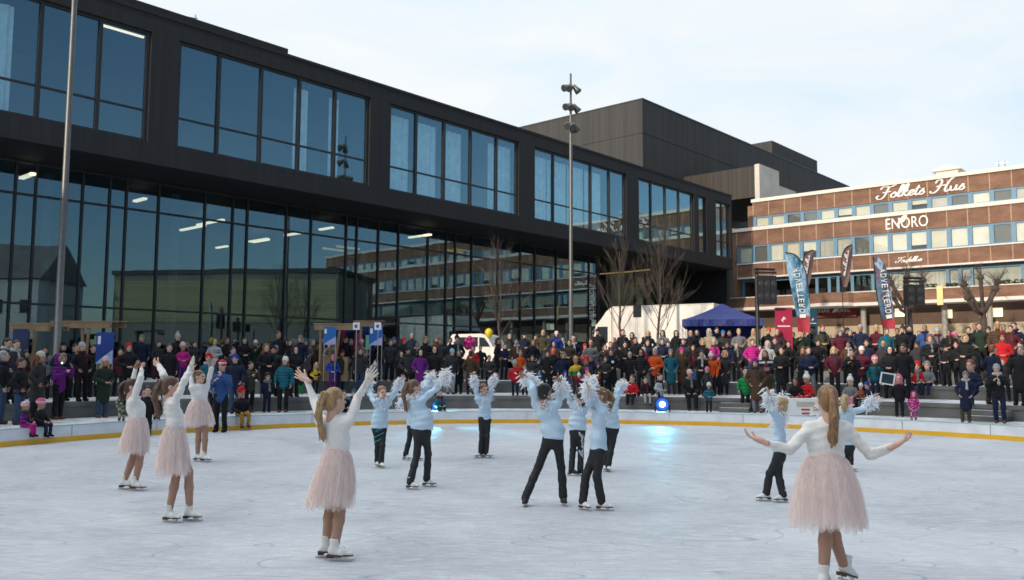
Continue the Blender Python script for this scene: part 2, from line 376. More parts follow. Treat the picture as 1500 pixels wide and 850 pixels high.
# rubber mat / snow wedge behind
# ------------------------------------------------------------------ dark cultural building
FD=np.array([0.66377,0.74794]); P0=aty(220,240,36)[:2]; FA=math.atan2(FD[1],FD[0]); FN=np.array([-FD[1],FD[0]])
def onfac(px,py,yl=0.):
    r=ray(px,py); o=P0+FN*yl; k=(o@FN)/(r[:2]@FN); q=CAM+r*k; return (q[:2]-P0)@FD,q[2]
def loc(q): q=np.asarray(q); return (q[:2]-P0)@FD,(q[:2]-P0)@FN,q[2]
B=thing('culture_house','long black building with glazed upper storey over a glass ground floor','building',(P0[0],P0[1],0),FA)
def plank(name,c,dirn='X',scale=.5,var=.25,rough=.75):
    m,nt2,p=nodes(name); tc=N(nt2,'ShaderNodeTexCoord'); p.inputs['Roughness'].default_value=rough
    w=N(nt2,'ShaderNodeTexWave',bands_direction=dirn,wave_profile='SAW'); w.inputs['Scale'].default_value=scale; L(nt2,tc.outputs['Object'],w.inputs['Vector'])
    mpn=N(nt2,'ShaderNodeMapping'); mpn.inputs['Scale'].default_value=(2.2,2.2,.05) if dirn!='Z' else (.05,.05,2.2); L(nt2,tc.outputs['Object'],mpn.inputs[0])
    n=N(nt2,'ShaderNodeTexNoise'); n.inputs['Scale'].default_value=1; n.inputs['Detail'].default_value=5; L(nt2,mpn.outputs[0],n.inputs[0])
    x=N(nt2,'ShaderNodeMix',data_type='RGBA',blend_type='MULTIPLY'); x.inputs[0].default_value=1
    L(nt2,ramp(nt2,w.outputs['Fac'],[(.0,(.45,)*3),(.08,(1,1,1)),(.96,(1,1,1)),(1,(.45,)*3)]),x.inputs[6]); L(nt2,ramp(nt2,n.outputs[0],[(.25,mulc(c,1-var)),(.75,mulc(c,1+var))]),x.inputs[7])
    L(nt2,x.outputs[2],p.inputs['Base Color'])
    b=N(nt2,'ShaderNodeBump'); b.inputs['Strength'].default_value=.5; b.inputs['Distance'].default_value=.03; L(nt2,w.outputs['Fac'],b.inputs['Height']); L(nt2,b.outputs[0],p.inputs['Normal'])
    return m
CLAD=plank('dark_cladding',(.015,.015,.0165),'X',.8); CLADY=plank('dark_box_cladding',(.034,.032,.032),'X',.34,.35)
SOFF=mat('soffit',(.012,.012,.013),.7,var=.2); FRAME=mat('window_frame_metal',(.018,.019,.021),.5,var=.15)
TL,TR=-32.,52.6; BZ,WZ0,WZ1,TZ=10.25,11.2,16.0,16.9; DEP=22.
GL=glass_mat('blue_window_glass',(.88,.95,.97),(.66,.90,1.),.15); GL2=glass_mat('lobby_glass',(.72,.82,.84),(.58,.82,1.),.125)
groups=[(-27.5,-16.8),(-13.1-1.45,-13.1+9.25-1.45) ,(-11.5,-.15),(1.1,11.82),(13.2,23.9),(25.45,36.05),(37.7,46.0),(46.75,48.1),(49.6,52.2)]
groups=[(-24.6,-13.9),(-12.4,-.15),(1.1,11.82),(13.2,23.9),(25.45,36.05),(37.7,46.0),(46.75,48.1),(49.7,52.3)]
mull={1:[-10.,-7.3,-4.5,-2.23],2:[3.12,5.32,7.47,9.63],3:[15.23,17.41,19.63,21.93],4:[27.55,29.57,31.77,34.02],5:[39.6,41.69,43.78],6:[],7:[51.],0:[-22.4,-20.2,-18.1,-16.0]}
mb=MB()
mb.box(TL,TR,0,.5,WZ1,TZ); mb.box(TL,TR,0,.5,BZ,WZ0)          # parapet band and fascia
edges=[TL]+[e for g in groups for e in g]+[TR]
for i in range(0,len(edges),2):
    if edges[i+1]-edges[i]>.05: mb.box(edges[i],edges[i+1],.002,.5,WZ0,WZ1)
mb.box(TL,TR,-.05,0,TZ-.12,TZ+.02); mb.box(TL,TR,-.04,0,BZ,BZ+.10)
mb.obj('facade',CLAD,B)
MB().box(TL,TR,.502,DEP,TZ-.45,TZ-.1).box(TL,TL+.4,.502,DEP,BZ,TZ-.46).obj('roof',SOFF,B)
MB().box(TL,TR,.1,DEP,BZ-.02,BZ-.002).obj('soffit',SOFF,B)
MB().box(TL,TR,.502,9,BZ+.3,BZ+.5).obj('upper_floor',mat('grey_floor',(.12,.12,.12),.6),B)
MB().box(TL,TR,8.5,8.8,BZ+.5,TZ-.46).obj('upper_inner_wall',mat('inner_wall',(.06,.07,.08),.8,var=.3,sc=.25),B)
curt=mat('curtain',(.80,.90,.90),.9,var=.15,sc=3)
for gi,(a,b) in enumerate(groups):
    ms=[a]+mull[gi]+[b]; f=MB(); wdt=.075
    for x in ms:
        x0=min(max(x,a+wdt),b-wdt); f.box(x0-wdt,x0+wdt,.12,.34,WZ0+.003,WZ1-.003)
    f.box(a,b,.14,.33,WZ0,WZ0+.12); f.box(a,b,.14,.33,WZ1-.12,WZ1)
    f.box(a,b,.16,.3,WZ0+1.32,WZ0+1.40)
    fo=f.obj('window_frame',FRAME,B)
    for k in range(len(ms)-1):
        MB().box(ms[k]+.07,ms[k+1]-.07,.2+.002*(k%2),.225,WZ0+.12,WZ1-.12).obj('window_pane',GL,fo)
    # curtains inside
    lst={2:[(.60,.68),(.80,.86)],3:[(.03,.19),(.23,.38),(.46,.58),(.80,.99)],4:[(.01,.19),(.2,.39),(.41,.58),(.6,.78)],6:[(0,1)],7:[(.0,.9)],1:[(.5,.58)]}.get(gi,[])
    for u,v in lst:
        x0,x1=a+(b-a)*u,a+(b-a)*v; n=max(8,int((x1-x0)/.12)); V=[]
        for i in range(n+1):
            for z in (WZ0+.2,WZ1-.35): V.append((x0+(x1-x0)*i/n,.75+.07*math.sin(i*1.9),z))
        MB().add(V,[(2*i,2*i+2,2*i+3,2*i+1) for i in range(n)]).obj('curtain',curt,B)
WARM=mat('warm_strip_lamp',(.9,.8,.6),.4,var=0,emit=(1,.80,.55),es=1.25); WARM2=mat('amber_strip_lamp',(.9,.7,.4),.4,var=0,emit=(1,.68,.25),es=.22)
for px,py,ln in [(180,45,1.9),(400,103,1.6)]:
    x,z=onfac(px,py,1.6); MB().box(x-ln/2,x+ln/2,1.6,1.7,z-.05,z+.03).obj('ceiling_lamp',WARM,B)
# ground floor: glass wall set back under the overhang
GY=3.35; GT=BZ-.03
gx=[-30,-27.5,-24.,-21,-18,-15.5,-13,-10.5,-8,-6]+[onfac(px,300,GY)[0] for px in (21,51,120,160,184.5,232,300,341,362.5,419.5,456,507.5,523,554.6,584,627,653.5,667,691,729,762,783,814,862)]+[36.9]
f=MB()
for x in gx: f.box(x-.045,x+.045,GY-.09,GY+.06,Z2,GT)
for z in (GT-.06,GT-1.42,Z2+3.1,Z2+.12): f.box(gx[0],gx[-1],GY-.07,GY+.045,z-.045,z+.045)
fo=f.obj('lobby_frame',FRAME,B)
for i in range(len(gx)-1): MB().box(gx[i]+.04,gx[i+1]-.04,GY-.01,GY+.012+.001*(i%3),Z2+.12,GT-.06).obj('lobby_pane',GL2,fo)
MB().box(TL,37,19.5,19.8,Z2,BZ-.05).obj('lobby_inner_wall',mat('lobby_wall',(.035,.036,.036),.8,var=.4,sc=.3),B)
MB().box(37.0,37.25,GY,19.5,Z2,BZ-.05).obj('lobby_end_wall',SOFF,B)
MB().box(TL,37,GY+.1,19.5,Z2+.01,Z2+.05).obj('lobby_floor',mat('lobby_floor',(.09,.085,.08),.4),B)
f=MB()
for x in (-8,-2,4,10,16,22,28,34): f.lathe([(.22,Z2+.05),(.22,GT)],12,(x,GY+2.2,0))
f.obj('lobby_column',mat('lobby_column',(.10,.10,.10),.7),B)
f=MB(); f.box(9.,36,11.1,11.4,4.2,7.6); f.obj('wood_gallery_front',plank('slatted_wood',(.10,.095,.05),'Z',1.1,.3),B)
MB().box(-6,36,6,11.4,4.0,4.2).obj('gallery_floor',SOFF,B)
lamps=[(40,258,1.0),(64,248,1.8),(205,293,.8),(240,278,1.6),(282,334,2.),(308,326,2.),(325,362,1.),(379,352,1.5),(390,306,1.8),(430,343,1.3),(382,353,1.3),(478,335,.9),(512,329,.9),(535,325,1.4),(615,346,1.4),(643,343,1.6),(660,340,1.)]
for px,py,ln in lamps:
    q=onz(px,py,9.7); x,y,z=loc(q)
    if GY+.4<y<19: MB().obox((x,y,z),(0,ln*.7,0),(.10,0,0),(0,0,.05)).obj('ceiling_lamp',WARM,B)
    else:
        x,z=onfac(px,py,6.5); MB().obox((x,6.5,z),(0,ln*.7,0),(.10,0,0),(0,0,.05)).obj('ceiling_lamp',WARM,B)
for px,py in [(490,366),(510,363),(665,368),(677,366),(697,362),(722,357),(748,371),(797,372),(815,371)]:
    x,z=onfac(px,py,9.); MB().obox((x,9.,z),(.9,0,0),(0,.06,0),(0,0,.06)).obj('ceiling_lamp',WARM2,B)
# dark passage, second glass wall, amber soffit strips
MB().box(36.95,TR,13,13.3,Z3,BZ-.05).obj('passage_wall',SOFF,B)
x0=44.6; f=MB(); xs=[x0,46.2,48.,50.,52.4]
for x in xs: f.box(x-.05,x+.05,4.9,5.1,Z3,BZ-.1)
f.box(x0,52.4,4.92,5.08,BZ-1.7,BZ-1.6)
fo=f.obj('rear_glass_frame',FRAME,B)
GL3=glass_mat('pale_rear_glass',(.75,.8,.75),(.8,.9,.85),.06)
for i in range(4): MB().box(xs[i]+.05,xs[i+1]-.05,4.99,5.01+.001*i,Z3,BZ-.1).obj('rear_pane',GL3,fo)
MB().box(x0,52.4,7.4,7.6,Z3,BZ-.1).obj('rear_inner_wall',mat('rear_room_wall',(.36,.36,.27),.8,var=.3,sc=.4),B)
for (ax,ay),(bx,by) in (((872,402),(912,399)),((914,399),(952,395)),):
    a=loc(onz(ax,ay,9.6)); b=loc(onz(bx,by,9.6)); c=(np.array(a)+np.array(b))/2; h=(np.array(b)-np.array(a))/2; h[2]=0; hn=nrm(h)
    MB().obox(c,h*.95,(-hn[1]*.10,hn[0]*.10,0),(0,0,.03)).obj('passage_lamp',WARM2,B)
for (ax,ay),(bx,by) in (((1010,403),(1036,400)),((1040,401),(1060,398)),):
    x,z=onfac(ax,ay,6.); x2,z2=onfac(bx,by,6.); MB().obox(((x+x2)/2,6.,z),((x2-x)/2,0,0),(0,.1,0),(0,0,.06)).obj('passage_lamp',WARM2,B)
# rooftop volumes
MB().box(TL,loc(aty(388,68,43))[0],.55,9,TZ-.1,TZ+.52).obj('roof_kerb',CLAD,B)
xm,zm=onfac(286,30,1.2); MB().tube([(xm,1.2,TZ-.1),(xm,1.2,TZ+1.0)],.035,6).tube([(xm-.5,1.2,TZ+.75),(xm+.1,1.2,TZ+.85)],.03,5).obj('roof_mast',STEEL,B)
YC=90.; cx,cy,cz=loc(aty(941,145,YC))
seam=loc(aty(941,195,YC))[2]
mb=MB().box(cx,cx+66,cy,cy+36,2,seam-.04).box(cx,cx+66,cy-.0,cy+36,seam+.04,cz).box(cx+.05,cx+65.9,cy+.06,cy+35.9,seam-.04,seam+.04); mb.obj('fly_tower',CLADY,B)
MB().box(cx-.06,cx+66.06,cy-.06,cy+36,cz,cz+.1).obj('fly_tower_coping',mat('dark_coping',(.02,.035,.035),.4),B)
def onply(px,py,yl): 
    x,z=onfac(px,py,yl); return x,z
x1,z1=onfac(1131,206,cy+3.); x2,_=onfac(1197,238,cy+3.)
MB().box(x1,x2,cy+3.,cy+14,cz-.2,z1).obj('plant_room',CLADY,B)
xw,zw=onfac(1001,262,cy)
def onx(px,py,xl):  # plane local x=xl
    r=ray(px,py); o=P0+FD*xl; k=(o@FD)/(r[:2]@FD); q=CAM+r*k; return (q[:2]-P0)@FN,q[2]
yw,zt=onx(1105,243,xw)
MB().box(xw,xw+14,yw,cy-.003,onx(1080,292,xw)[1],zt).obj('brown_wing',plank('brown_cladding',(.040,.034,.028),'Y',.34,.35),B)
yc2,zc2=onx(1105,241,xw-.35); 
mb=MB(); th=onx(1112,241,xw-.35)[0]-yc2
xe,_=onfac(1141,253,yc2-abs(th)); mb.box(xw-.35,xe,yc2-abs(th),yc2-.003,3,zc2); xe2,_=onfac(1166,285,yc2-abs(th)); ze2=onfac(1141,272,yc2-abs(th))[1]; mb.box(xe,xe2,yc2-abs(th),yc2-.003,3,ze2)
mb.obj('concrete_shaft',mat('pale_concrete',(.50,.47,.43),.85,var=.12,sc=.7,bump=.2),B)
MB().box(52.62,53.2,.6,8,Z3,WZ1).obj('end_wall',CLAD,B)
# vertical lettering on the glass
def text_mesh(s,size,ext=.01):
    cu=bpy.data.curves.new('lettering','FONT'); cu.body=s; cu.size=size; cu.extrude=ext; cu.align_x='LEFT'; cu.resolution_u=3
    o=bpy.data.objects.new('lettering',cu); COL.objects.link(o); bpy.context.view_layer.update(); dg=bpy.context.evaluated_depsgraph_get()
    me=bpy.data.meshes.new_from_object(o.evaluated_get(dg)); bpy.data.objects.remove(o); return me
def text_obj(s,name,size,mt,parent,Mtx,fit=None,bold=0):
    me=text_mesh(s,1.0); V=np.zeros(len(me.vertices)*3); me.vertices.foreach_get('co',V); V=V.reshape(-1,3)
    if bold:pass
    V[:,0]-=V[:,0].min(); V[:,1]-=V[:,1].min(); V[:,0]*=(fit[0]/V[:,0].max()) ; V[:,1]*=fit[1]/V[:,1].max()
    V=V@np.array(Mtx)[:3,:3].T+np.array(Mtx)[:3,3]; me.vertices.foreach_set('co',V.ravel()); me.update(); me.materials.clear(); me.materials.append(mt); me.name=name
    return put(name,me,parent)
SIGNW=mat('white_lettering',(.82,.80,.76),.5,var=0)
xa,za=onfac(866,468,GY-.12); xb,zb=onfac(866,417,GY-.12)
def frame(o,ex,ey): 
    ex,ey=nrm(ex),nrm(ey); ez=np.cross(ex,ey); M=np.eye(4); M[:3,0],M[:3,1],M[:3,2],M[:3,3]=ex,ey,ez,o; return M
text_obj('KULTURSKOLE','lettering',1,SIGNW,B,frame((xa+.35,GY-.14,za),(0,0,1),(-1,0,0)),(zb-za,.62))
xa,za2=onfac(866,495,GY-.12); text_obj('EK','lettering',1,SIGNW,B,frame((xa+.35,GY-.14,za-1.75),(0,0,1),(-1,0,0)),(1.1,.62))
# ------------------------------------------------------------------ brick office building
C0=aty(1079,335,80)[:2]; BD=np.array([.7540,-.65687]); BN=np.array([.65687,.7540]); BA=math.atan2(BD[1],BD[0])
def onbr(px,py,yl=0.):
    r=ray(px,py); o=C0+BN*yl; k=(o@BN)/(r[:2]@BN); q=CAM+r*k; return (q[:2]-C0)@BD,q[2]
def brick(name,c1,c2,mo,axis='xz'):
    m,nt2,p=nodes(name); tc=N(nt2,'ShaderNodeTexCoord'); s=N(nt2,'ShaderNodeSeparateXYZ'); cb=N(nt2,'ShaderNodeCombineXYZ'); L(nt2,tc.outputs['Object'],s.inputs[0])
    ad=N(nt2,'ShaderNodeMath',operation='ADD'); L(nt2,s.outputs[0],ad.inputs[0]); L(nt2,s.outputs[1],ad.inputs[1]); L(nt2,ad.outputs[0],cb.inputs[0]); L(nt2,s.outputs[2],cb.inputs[1])
    b=N(nt2,'ShaderNodeTexBrick'); b.inputs['Scale'].default_value=1; b.inputs['Brick Width'].default_value=.25; b.inputs['Row Height'].default_value=.08; b.inputs['Mortar Size'].default_value=.008
    L(nt2,cb.outputs[0],b.inputs['Vector']); b.inputs['Color1'].default_value=(*c1,1); b.inputs['Color2'].default_value=(*c2,1); b.inputs['Mortar'].default_value=(*mo,1)
    n=N(nt2,'ShaderNodeTexNoise'); n.inputs['Scale'].default_value=.5; n.inputs['Detail'].default_value=7; mpn=N(nt2,'ShaderNodeMapping'); mpn.inputs['Scale'].default_value=(1,1,2.5); L(nt2,tc.outputs['Object'],mpn.inputs[0]); L(nt2,mpn.outputs[0],n.inputs['Vector'])
    x=N(nt2,'ShaderNodeMix',data_type='RGBA',blend_type='MULTIPLY'); x.inputs[0].default_value=1; L(nt2,b.outputs[0],x.inputs[6]); L(nt2,ramp(nt2,n.outputs[0],[(.3,(.62,)*3),(.7,(1.2,)*3)]),x.inputs[7]); L(nt2,x.outputs[2],p.inputs['Base Color']); p.inputs['Roughness'].default_value=.85
    return m
BR=brick('red_brick',(.235,.112,.068),(.185,.082,.052),(.24,.17,.12))
CREAM=mat('pale_cornice',(.66,.605,.535),.6,var=.08); BLUEF=mat('blue_window_trim',(.10,.22,.33),.5,var=.12); JOINT=mat('mortar_joint',(.42,.30,.20),.8,var=.1)
BLIND=[mat('roller_blind',c,.8,var=.08,sc=.8) for c in ((.64,.60,.51),(.72,.69,.62),(.54,.52,.48),(.14,.14,.14),(.46,.44,.40))]
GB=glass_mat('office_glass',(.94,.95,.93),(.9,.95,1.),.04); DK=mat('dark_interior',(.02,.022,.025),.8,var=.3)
K=thing('brick_office_building','red brick office building with white cornices and bands of blue trimmed windows','building',(C0[0],C0[1],0),BA)
XE=62.; PT=1.515; nb=int(XE/PT)
def bandbox(x0,x1,y0,y1,z0,z1,mt,nm): return MB().box(x0,x1,y0,y1,z0,z1).obj(nm,mt,K)
bandbox(-.45,XE,.0,14,12.95,14.3,BR,'brick_band'); bandbox(1.62,XE,.15,13,15.62,16.95,BR,'brick_band'); bandbox(-.45,XE,0.0,14,10.0,11.2,BR,'brick_band')
bandbox(-.5,XE,-.12,14,14.3,14.62,CREAM,'cornice'); bandbox(1.5,XE,-.02,13.2,16.95,17.25,CREAM,'cornice'); bandbox(0,XE,-.08,.2,11.2,11.30,CREAM,'window_sill'); bandbox(0,XE,-.1,.3,9.86,10.0,CREAM,'canopy_edge')
bandbox(-.45,-.02,.003,14,7.2,12.95,BR,'corner_pier'); bandbox(1.0,1.6,.3,13,14.62,16.7,BR,'corner_pier')
bandbox(-.6,-.38,-.16,.4,14.26,14.72,CREAM,'cornice_end')
mb=MB(); 
for i in range(nb+1):
    x=.0+i*PT; mb.box(x-.035,x+.035,-.012,.05,12.97,14.28); mb.box(x-.03,x+.03,-.012,.05,10.02,11.18)
    if i: mb.box(x+.1-.035,x+.1+.035,.138,.2,15.64,16.93)
struct(mb.obj('panel_joints',JOINT,K),'stuff')
def winrow(x0,z0,z1,yl,n,dark):
    f=MB(); f.box(x0-.05,x0+n*PT,yl+.02,yl+.14,z1-.16,z1-.002); f.box(x0-.05,x0+n*PT,yl+.022,yl+.14,z0+.002,z0+.1)
    for i in range(n+1): f.box(x0+i*PT-.17,x0+i*PT+.17,yl+.0,yl+.15,z0+.003,z1-.003)
    fo=f.obj('window_trim',BLUEF,K)
    for i in range(n):
        a=x0+i*PT+.17; b=a+PT-.34
        v=rnd.random(); bl=BLIND[3] if i in dark else BLIND[rnd.choice([0,0,1,1,2,4])]
        pt=z0+.1 if v<.75 or i in dark else z0+(z1-z0)*rnd.uniform(.25,.5)
        pa=MB().box(a,b,yl+.06,yl+.075,z0+.1,z1-.16).obj('window_pane',GB,fo)
        MB().box(a+.02,b-.02,yl+.11,yl+.125,pt,z1-.17).obj('blind',bl,pa)
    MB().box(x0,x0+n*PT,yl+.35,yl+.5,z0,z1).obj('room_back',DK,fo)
winrow(1.72,14.62,15.62,.2,nb-2,{2,3,7,11,13,19}); winrow(.1,11.30,12.95,.06,nb-1,{1,7,14,20})
# first floor: big windows, balcony parapet, shop front on columns
f=MB()
xs=[.2,1.7,3.2]+[onbr(p,420,.8)[0] for p in (1128,1197,1215,1228,1249,1279,1300,1389,1407,1424)]+[onbr(1500,420,.8)[0]]
xs=sorted(xs); xs+= [xs[-1]+3.*i for i in range(1,12)]
for x in xs: f.box(x-.13,x+.13,.75,.9,8.0,9.86)
f.box(0,XE,.76,.9,9.6,9.86)
fo=f.obj('window_trim',BLUEF,K)
for i in range(len(xs)-1):
    if xs[i+1]<XE: 
        pa=MB().box(xs[i]+.13,xs[i+1]-.13,.8,.82,8.0,9.6).obj('window_pane',GB,fo)
        if i>=12: MB().box(xs[i]+.15,xs[i+1]-.15,1.0,1.02,8.,9.55).obj('curtain',mat('net_curtain',(.42,.42,.36),.9,var=.15,sc=2),pa)
        elif i in (9,10,11): MB().box(xs[i]+.15,xs[i+1]-.15,1.0,1.02,8.,9.55).obj('curtain',BLIND[2],pa)
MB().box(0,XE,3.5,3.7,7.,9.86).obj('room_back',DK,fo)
bandbox(-.9,XE,-1.15,-.9,7.12,7.98,BR,'balcony_parapet'); bandbox(-1.,XE,-1.2,.9,6.85,7.12,CREAM,'balcony_slab'); bandbox(-.92,XE,-1.2,-.86,7.98,8.06,CREAM,'parapet_coping')
mb=MB(); x0,_=onbr(1182,445,-1.2); x1,_=onbr(1250,445,-1.2)
n=16; V=[]
for i in range(n+1):
    s=i/n; xx=x0+(x1-x0)*s; yy=-1.2-1.1*math.sin(math.pi*s)**.6
    V+= [(xx,yy,7.14),(xx,yy,8.0),(xx,yy-.04,6.86),(xx,yy-.04,7.12)]
mb.add(V,[(4*i,4*i+4,4*i+5,4*i+1) for i in range(n)],0); mb.add(V,[(4*i+2,4*i+6,4*i+7,4*i+3) for i in range(n)],1); mb.add(V,[(4*i+3,4*i+7,4*i+4,4*i) for i in range(n)],1); mb.obj('bay_balcony',[BR,CREAM],K)
bandbox(-.4,XE,1.4,1.6,4.9,6.85,mat('shop_fascia_brown',(.10,.06,.04),.7,var=.25,sc=.7),'shop_fascia'); bandbox(-.4,XE,1.2,1.38,4.3,5.3,mat('cream_band',(.46,.37,.25),.7,var=.1),'shop_sign_band')
bandbox(-.4,XE,1.5,1.7,Z3,4.3,mat('shop_front_dark',(.05,.045,.04),.5,var=.5,sc=.6),'shop_front')
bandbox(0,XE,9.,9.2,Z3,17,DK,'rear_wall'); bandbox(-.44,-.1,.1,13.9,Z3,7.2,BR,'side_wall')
mb=MB()
for px in (1265,1384,1450,1560): 
    x,_=onbr(px,465,.4); mb.lathe([(.22,Z3),(.22,6.84)],14,(x,.4,0))
mb.obj('column',mat('column_grey',(.36,.33,.29),.7),K)
for px,w_ in ((1322,1.2),(1452,1.6),(1390,.5)):
    x,z=onbr(px,458 if px!=1390 else 460,1.1); MB().box(x-w_/2,x+w_/2,1.05,1.15,z-.35,z+.35).obj('lit_shop_window',mat('lit_window',(.8,.7,.5),.5,var=0,emit=(1,.82,.55),es=.75),K)
x,z=onbr(1377,433,-1.25); MB().box(x-.22,x+.22,-1.3,-1.21,z-.75,z+.75).obj('yellow_sign',mat('yellow_sign',(.75,.60,.25),.5),K)
for px in (1358,1402,1482): 
    x,z=onbr(px,419,-1.0); mb=MB()
    for _ in range(90): 
        c=np.array([x+rnd.uniform(-.75,.75),-1.02+rnd.uniform(-.12,.12),8.05+rnd.uniform(0,.3)]); a=nr.normal(0,.07,3); b=nr.normal(0,.07,3); mb.add([c-a,c+b,c+a,c-b],[(0,1,2,3)])
    mb.obj('balcony_shrub',mat('dark_leaves',(.03,.045,.02),.8),K)
x,z=onbr(1387,250,3.); mb=MB().box(x-.85,x+.85,3,4.2,17.2,z+.0); mb.prism([(-1.15,0),(1.15,0),(1.0,.14),(0,.48),(-1.0,.14)],(1,0,0),(0,0,1),(0,1,0),(x,2.7,z+.0),1.8); mb.obj('roof_vent',CREAM,K)
mb=MB()
for px in (1463,1472): x,z=onbr(px,236,2.); mb.tube([(x,2,17.1),(x,2,z)],.035,5); mb.tube([(x-.25,2,z-.2),(x+.25,2,z-.1)],.03,5)
mb.obj('roof_aerial',STEEL,K)
# --- lettering on the brick
GLY={'F':[[(.02,.75),(.12,.95),(.35,.97),(.6,.9),(.85,1.0),(.98,1.08)],[(.55,.93),(.5,.6),(.42,.2),(.25,-.02),(.02,.0),(-.08,.18),(.05,.28)],[(.2,.5),(.45,.47),(.75,.55)]],
'o':[[(.18,.42),(.02,.25),(.08,.02),(.25,.02),(.33,.22),(.2,.42),(.2,.34),(.42,.34)]],'l':[[(-.02,.08),(.2,.5),(.24,.92),(.13,.95),(.07,.5),(.1,.04),(.22,.02),(.32,.14)]],
'k':[[(-.02,.08),(.2,.5),(.24,.92),(.13,.95),(.06,.5),(.04,.0)],[(.34,.46),(.20,.36),(.06,.22),(.20,.12),(.30,.0),(.42,.12)]],'e':[[(.0,.16),(.16,.22),(.27,.34),(.18,.45),(.05,.33),(.04,.1),(.16,.0),(.36,.14)]],
't':[[(.16,.78),(.08,.3),(.09,.04),(.2,.0),(.32,.12)],[(-.03,.52),(.3,.55)]],'s':[[(-.02,.06),(.18,.44),(.2,.28),(.3,.12),(.16,-.02),(.0,.06)]],
'H':[[(-.02,.72),(.08,.95),(.3,.95),(.36,.7),(.28,.25),(.1,-.02),(-.12,.0),(-.16,.15)],[(1.05,1.02),(.88,.95),(.74,.6),(.68,.15),(.8,-.02),(.95,.1)],[(.1,.42),(.42,.52),(.78,.46)]],'u':[[(-.02,.4),(.02,.1),(.14,0),(.28,.15),(.32,.42),(.3,.1),(.4,.0),(.5,.12)]],
'm':[[(0,0),(.03,.38),(.12,.42),(.15,.0),(.18,.36),(.28,.4),(.3,.0),(.4,.1)]],'f':[[(.25,.85),(.12,.9),(.06,.4),(-.02,-.3)],[(-.05,.4),(.25,.45)]]}
ADV={'F':.82,'o':.4,'l':.3,'k':.42,'e':.34,'t':.3,'s':.34,'H':1.0,'u':.5,' ':.5,'m':.42,'f':.24}
def script(s,o,ex,ey,en,W,H,r,mt,parent,name,slant=.28):
    x=0; St=[]
    for ch in s:
        for stq in GLY.get(ch,[]): St.append([(x+a+slant*b,b) for a,b in stq])
        x+=ADV[ch]
    xs_=[p[0] for q in St for p in q]; x0,x1=min(xs_),max(xs_); mb=MB(); o,ex,ey,en=map(np.asarray,(o,ex,ey,en))
    for q in St:
        P=np.array([o+ex*((a-x0)/(x1-x0)*W)+ey*(b*H) for a,b in cat_rom(q,5)]); T=np.gradient(P,axis=0)
        rr=[r*(.55+.75*abs(nrm(t)@ey)) for t in T]; rr[0]*=.5; rr[-1]*=.5
        mb.tube(P,rr,6)
    return mb.obj(name,mt,parent)
xa,za=onbr(1284,292,-.0); xb,zb=onbr(1412,270,0.)
script('Folkets Hus',(xa,-.02+.1,za),(1,0,0),(0,0,1),(0,-1,0),xb-xa,1.0,.072,SIGNW,K,'lettering')
xa,za=onbr(1298,337,0.); xb,_=onbr(1360,331,0.)
text_obj('ENORO','lettering',1,SIGNW,K,frame((xa,-.06,za),(1,0,0),(0,0,1)),(xb-xa,.92))
# thicken ENORO by a second, slightly larger run
x,z=onbr(1321,322,0.); P=[(-.42,-.45),(-.3,.0),(.05,.3),(.4,.5),(.36,.1),(.1,-.22),(-.2,-.3)]; MB().prism(P,(1,0,0),(0,0,1),(0,-1,0),(x+.05,-.02,z),.05).obj('leaf_emblem',SIGNW,K)
xa,za=onbr(1312,386,0.); xb,_=onbr(1351,380,0.)
script('Foufellum',(xa,-.03,za+.05),(1,0,0),(0,0,1),(0,-1,0),xb-xa,.42,.035,SIGNW,K,'lettering',.5)
xa,za=onbr(1194,463,1.1); xb,_=onbr(1250,463,1.1); MB().box(xa-.2,xb+.3,1.0,1.1,za-.15,za+.85).obj('shop_sign',mat('shop_sign_red',(.22,.03,.02),.5),K)
text_obj('LINAR','lettering',1,SIGNW,K,frame((xa+.1,.985,za+.25),(1,0,0),(0,0,1)),((xb-xa)*.38,.34)); text_obj('KING','lettering',1,SIGNW,K,frame((xa+(xb-xa)*.6,.985,za+.25),(1,0,0),(0,0,1)),((xb-xa)*.32,.34))
MB().prism([(0,0),(.25,.4),(.55,.35),(.35,.05)],(1,0,0),(0,0,1),(0,-1,0),(xa+(xb-xa)*.46,.99,za+.22),.02).obj('sign_emblem',SIGNW,K)
# ------------------------------------------------------------------ houses across the square (seen mirrored in the glass) and an unseen block added to shade the rink
def house(x,y,rz,w_,d,h,wc,rc,lab,gable=True,rows=2,cols=4,name='town_house'):
    t=thing(name,lab,'house',(x,y,0),rz,'buildings mirrored in the glass front')
    wm=mat('house_wall',wc,.8,var=.1,sc=.4); MB().box(-w_/2,w_/2,-d/2,d/2,0,h).obj('wall',wm,t); rm=mat('house_roof',rc,.8,var=.2,sc=1)
    if gable: MB().prism([(-d/2-.4,0),(d/2+.4,0),(0,d*.42)],(0,1,0),(0,0,1),(1,0,0),(-w_/2-.3,0,h+.003),w_+.6).obj('roof',rm,t)
    else: MB().box(-w_/2-.2,w_/2+.2,-d/2-.2,d/2+.2,h+.003,h+.5).obj('roof',rm,t)
    wn=mat('house_window',(.03,.035,.045),.2,var=0)
    for r_ in range(rows):
        for c_ in range(cols):
            xx=-w_/2+w_*(c_+.5)/cols; zz=h*(r_+.45)/rows
            MB().box(xx-.5,xx+.5,-d/2-.03,-d/2+.02,zz-.7,zz+.7).obj('window',wn,t)
    return t
def face(px,py): return math.atan2(py,px)
house(44,33,R(-75),26,12,11.5,(.16,.15,.13),(.05,.05,.05),'long flat roofed block with slatted upper floor across the square',False,2,9,'office_block')
ob_=[o for o in bpy.data.objects if o.name=='office_block'][0]; MB().box(-12.8,12.8,-6.12,-6.0,6.2,10.8).obj('slatted_front',plank('slatted_band',(.26,.24,.13),'Z',.9,.25),ob_)
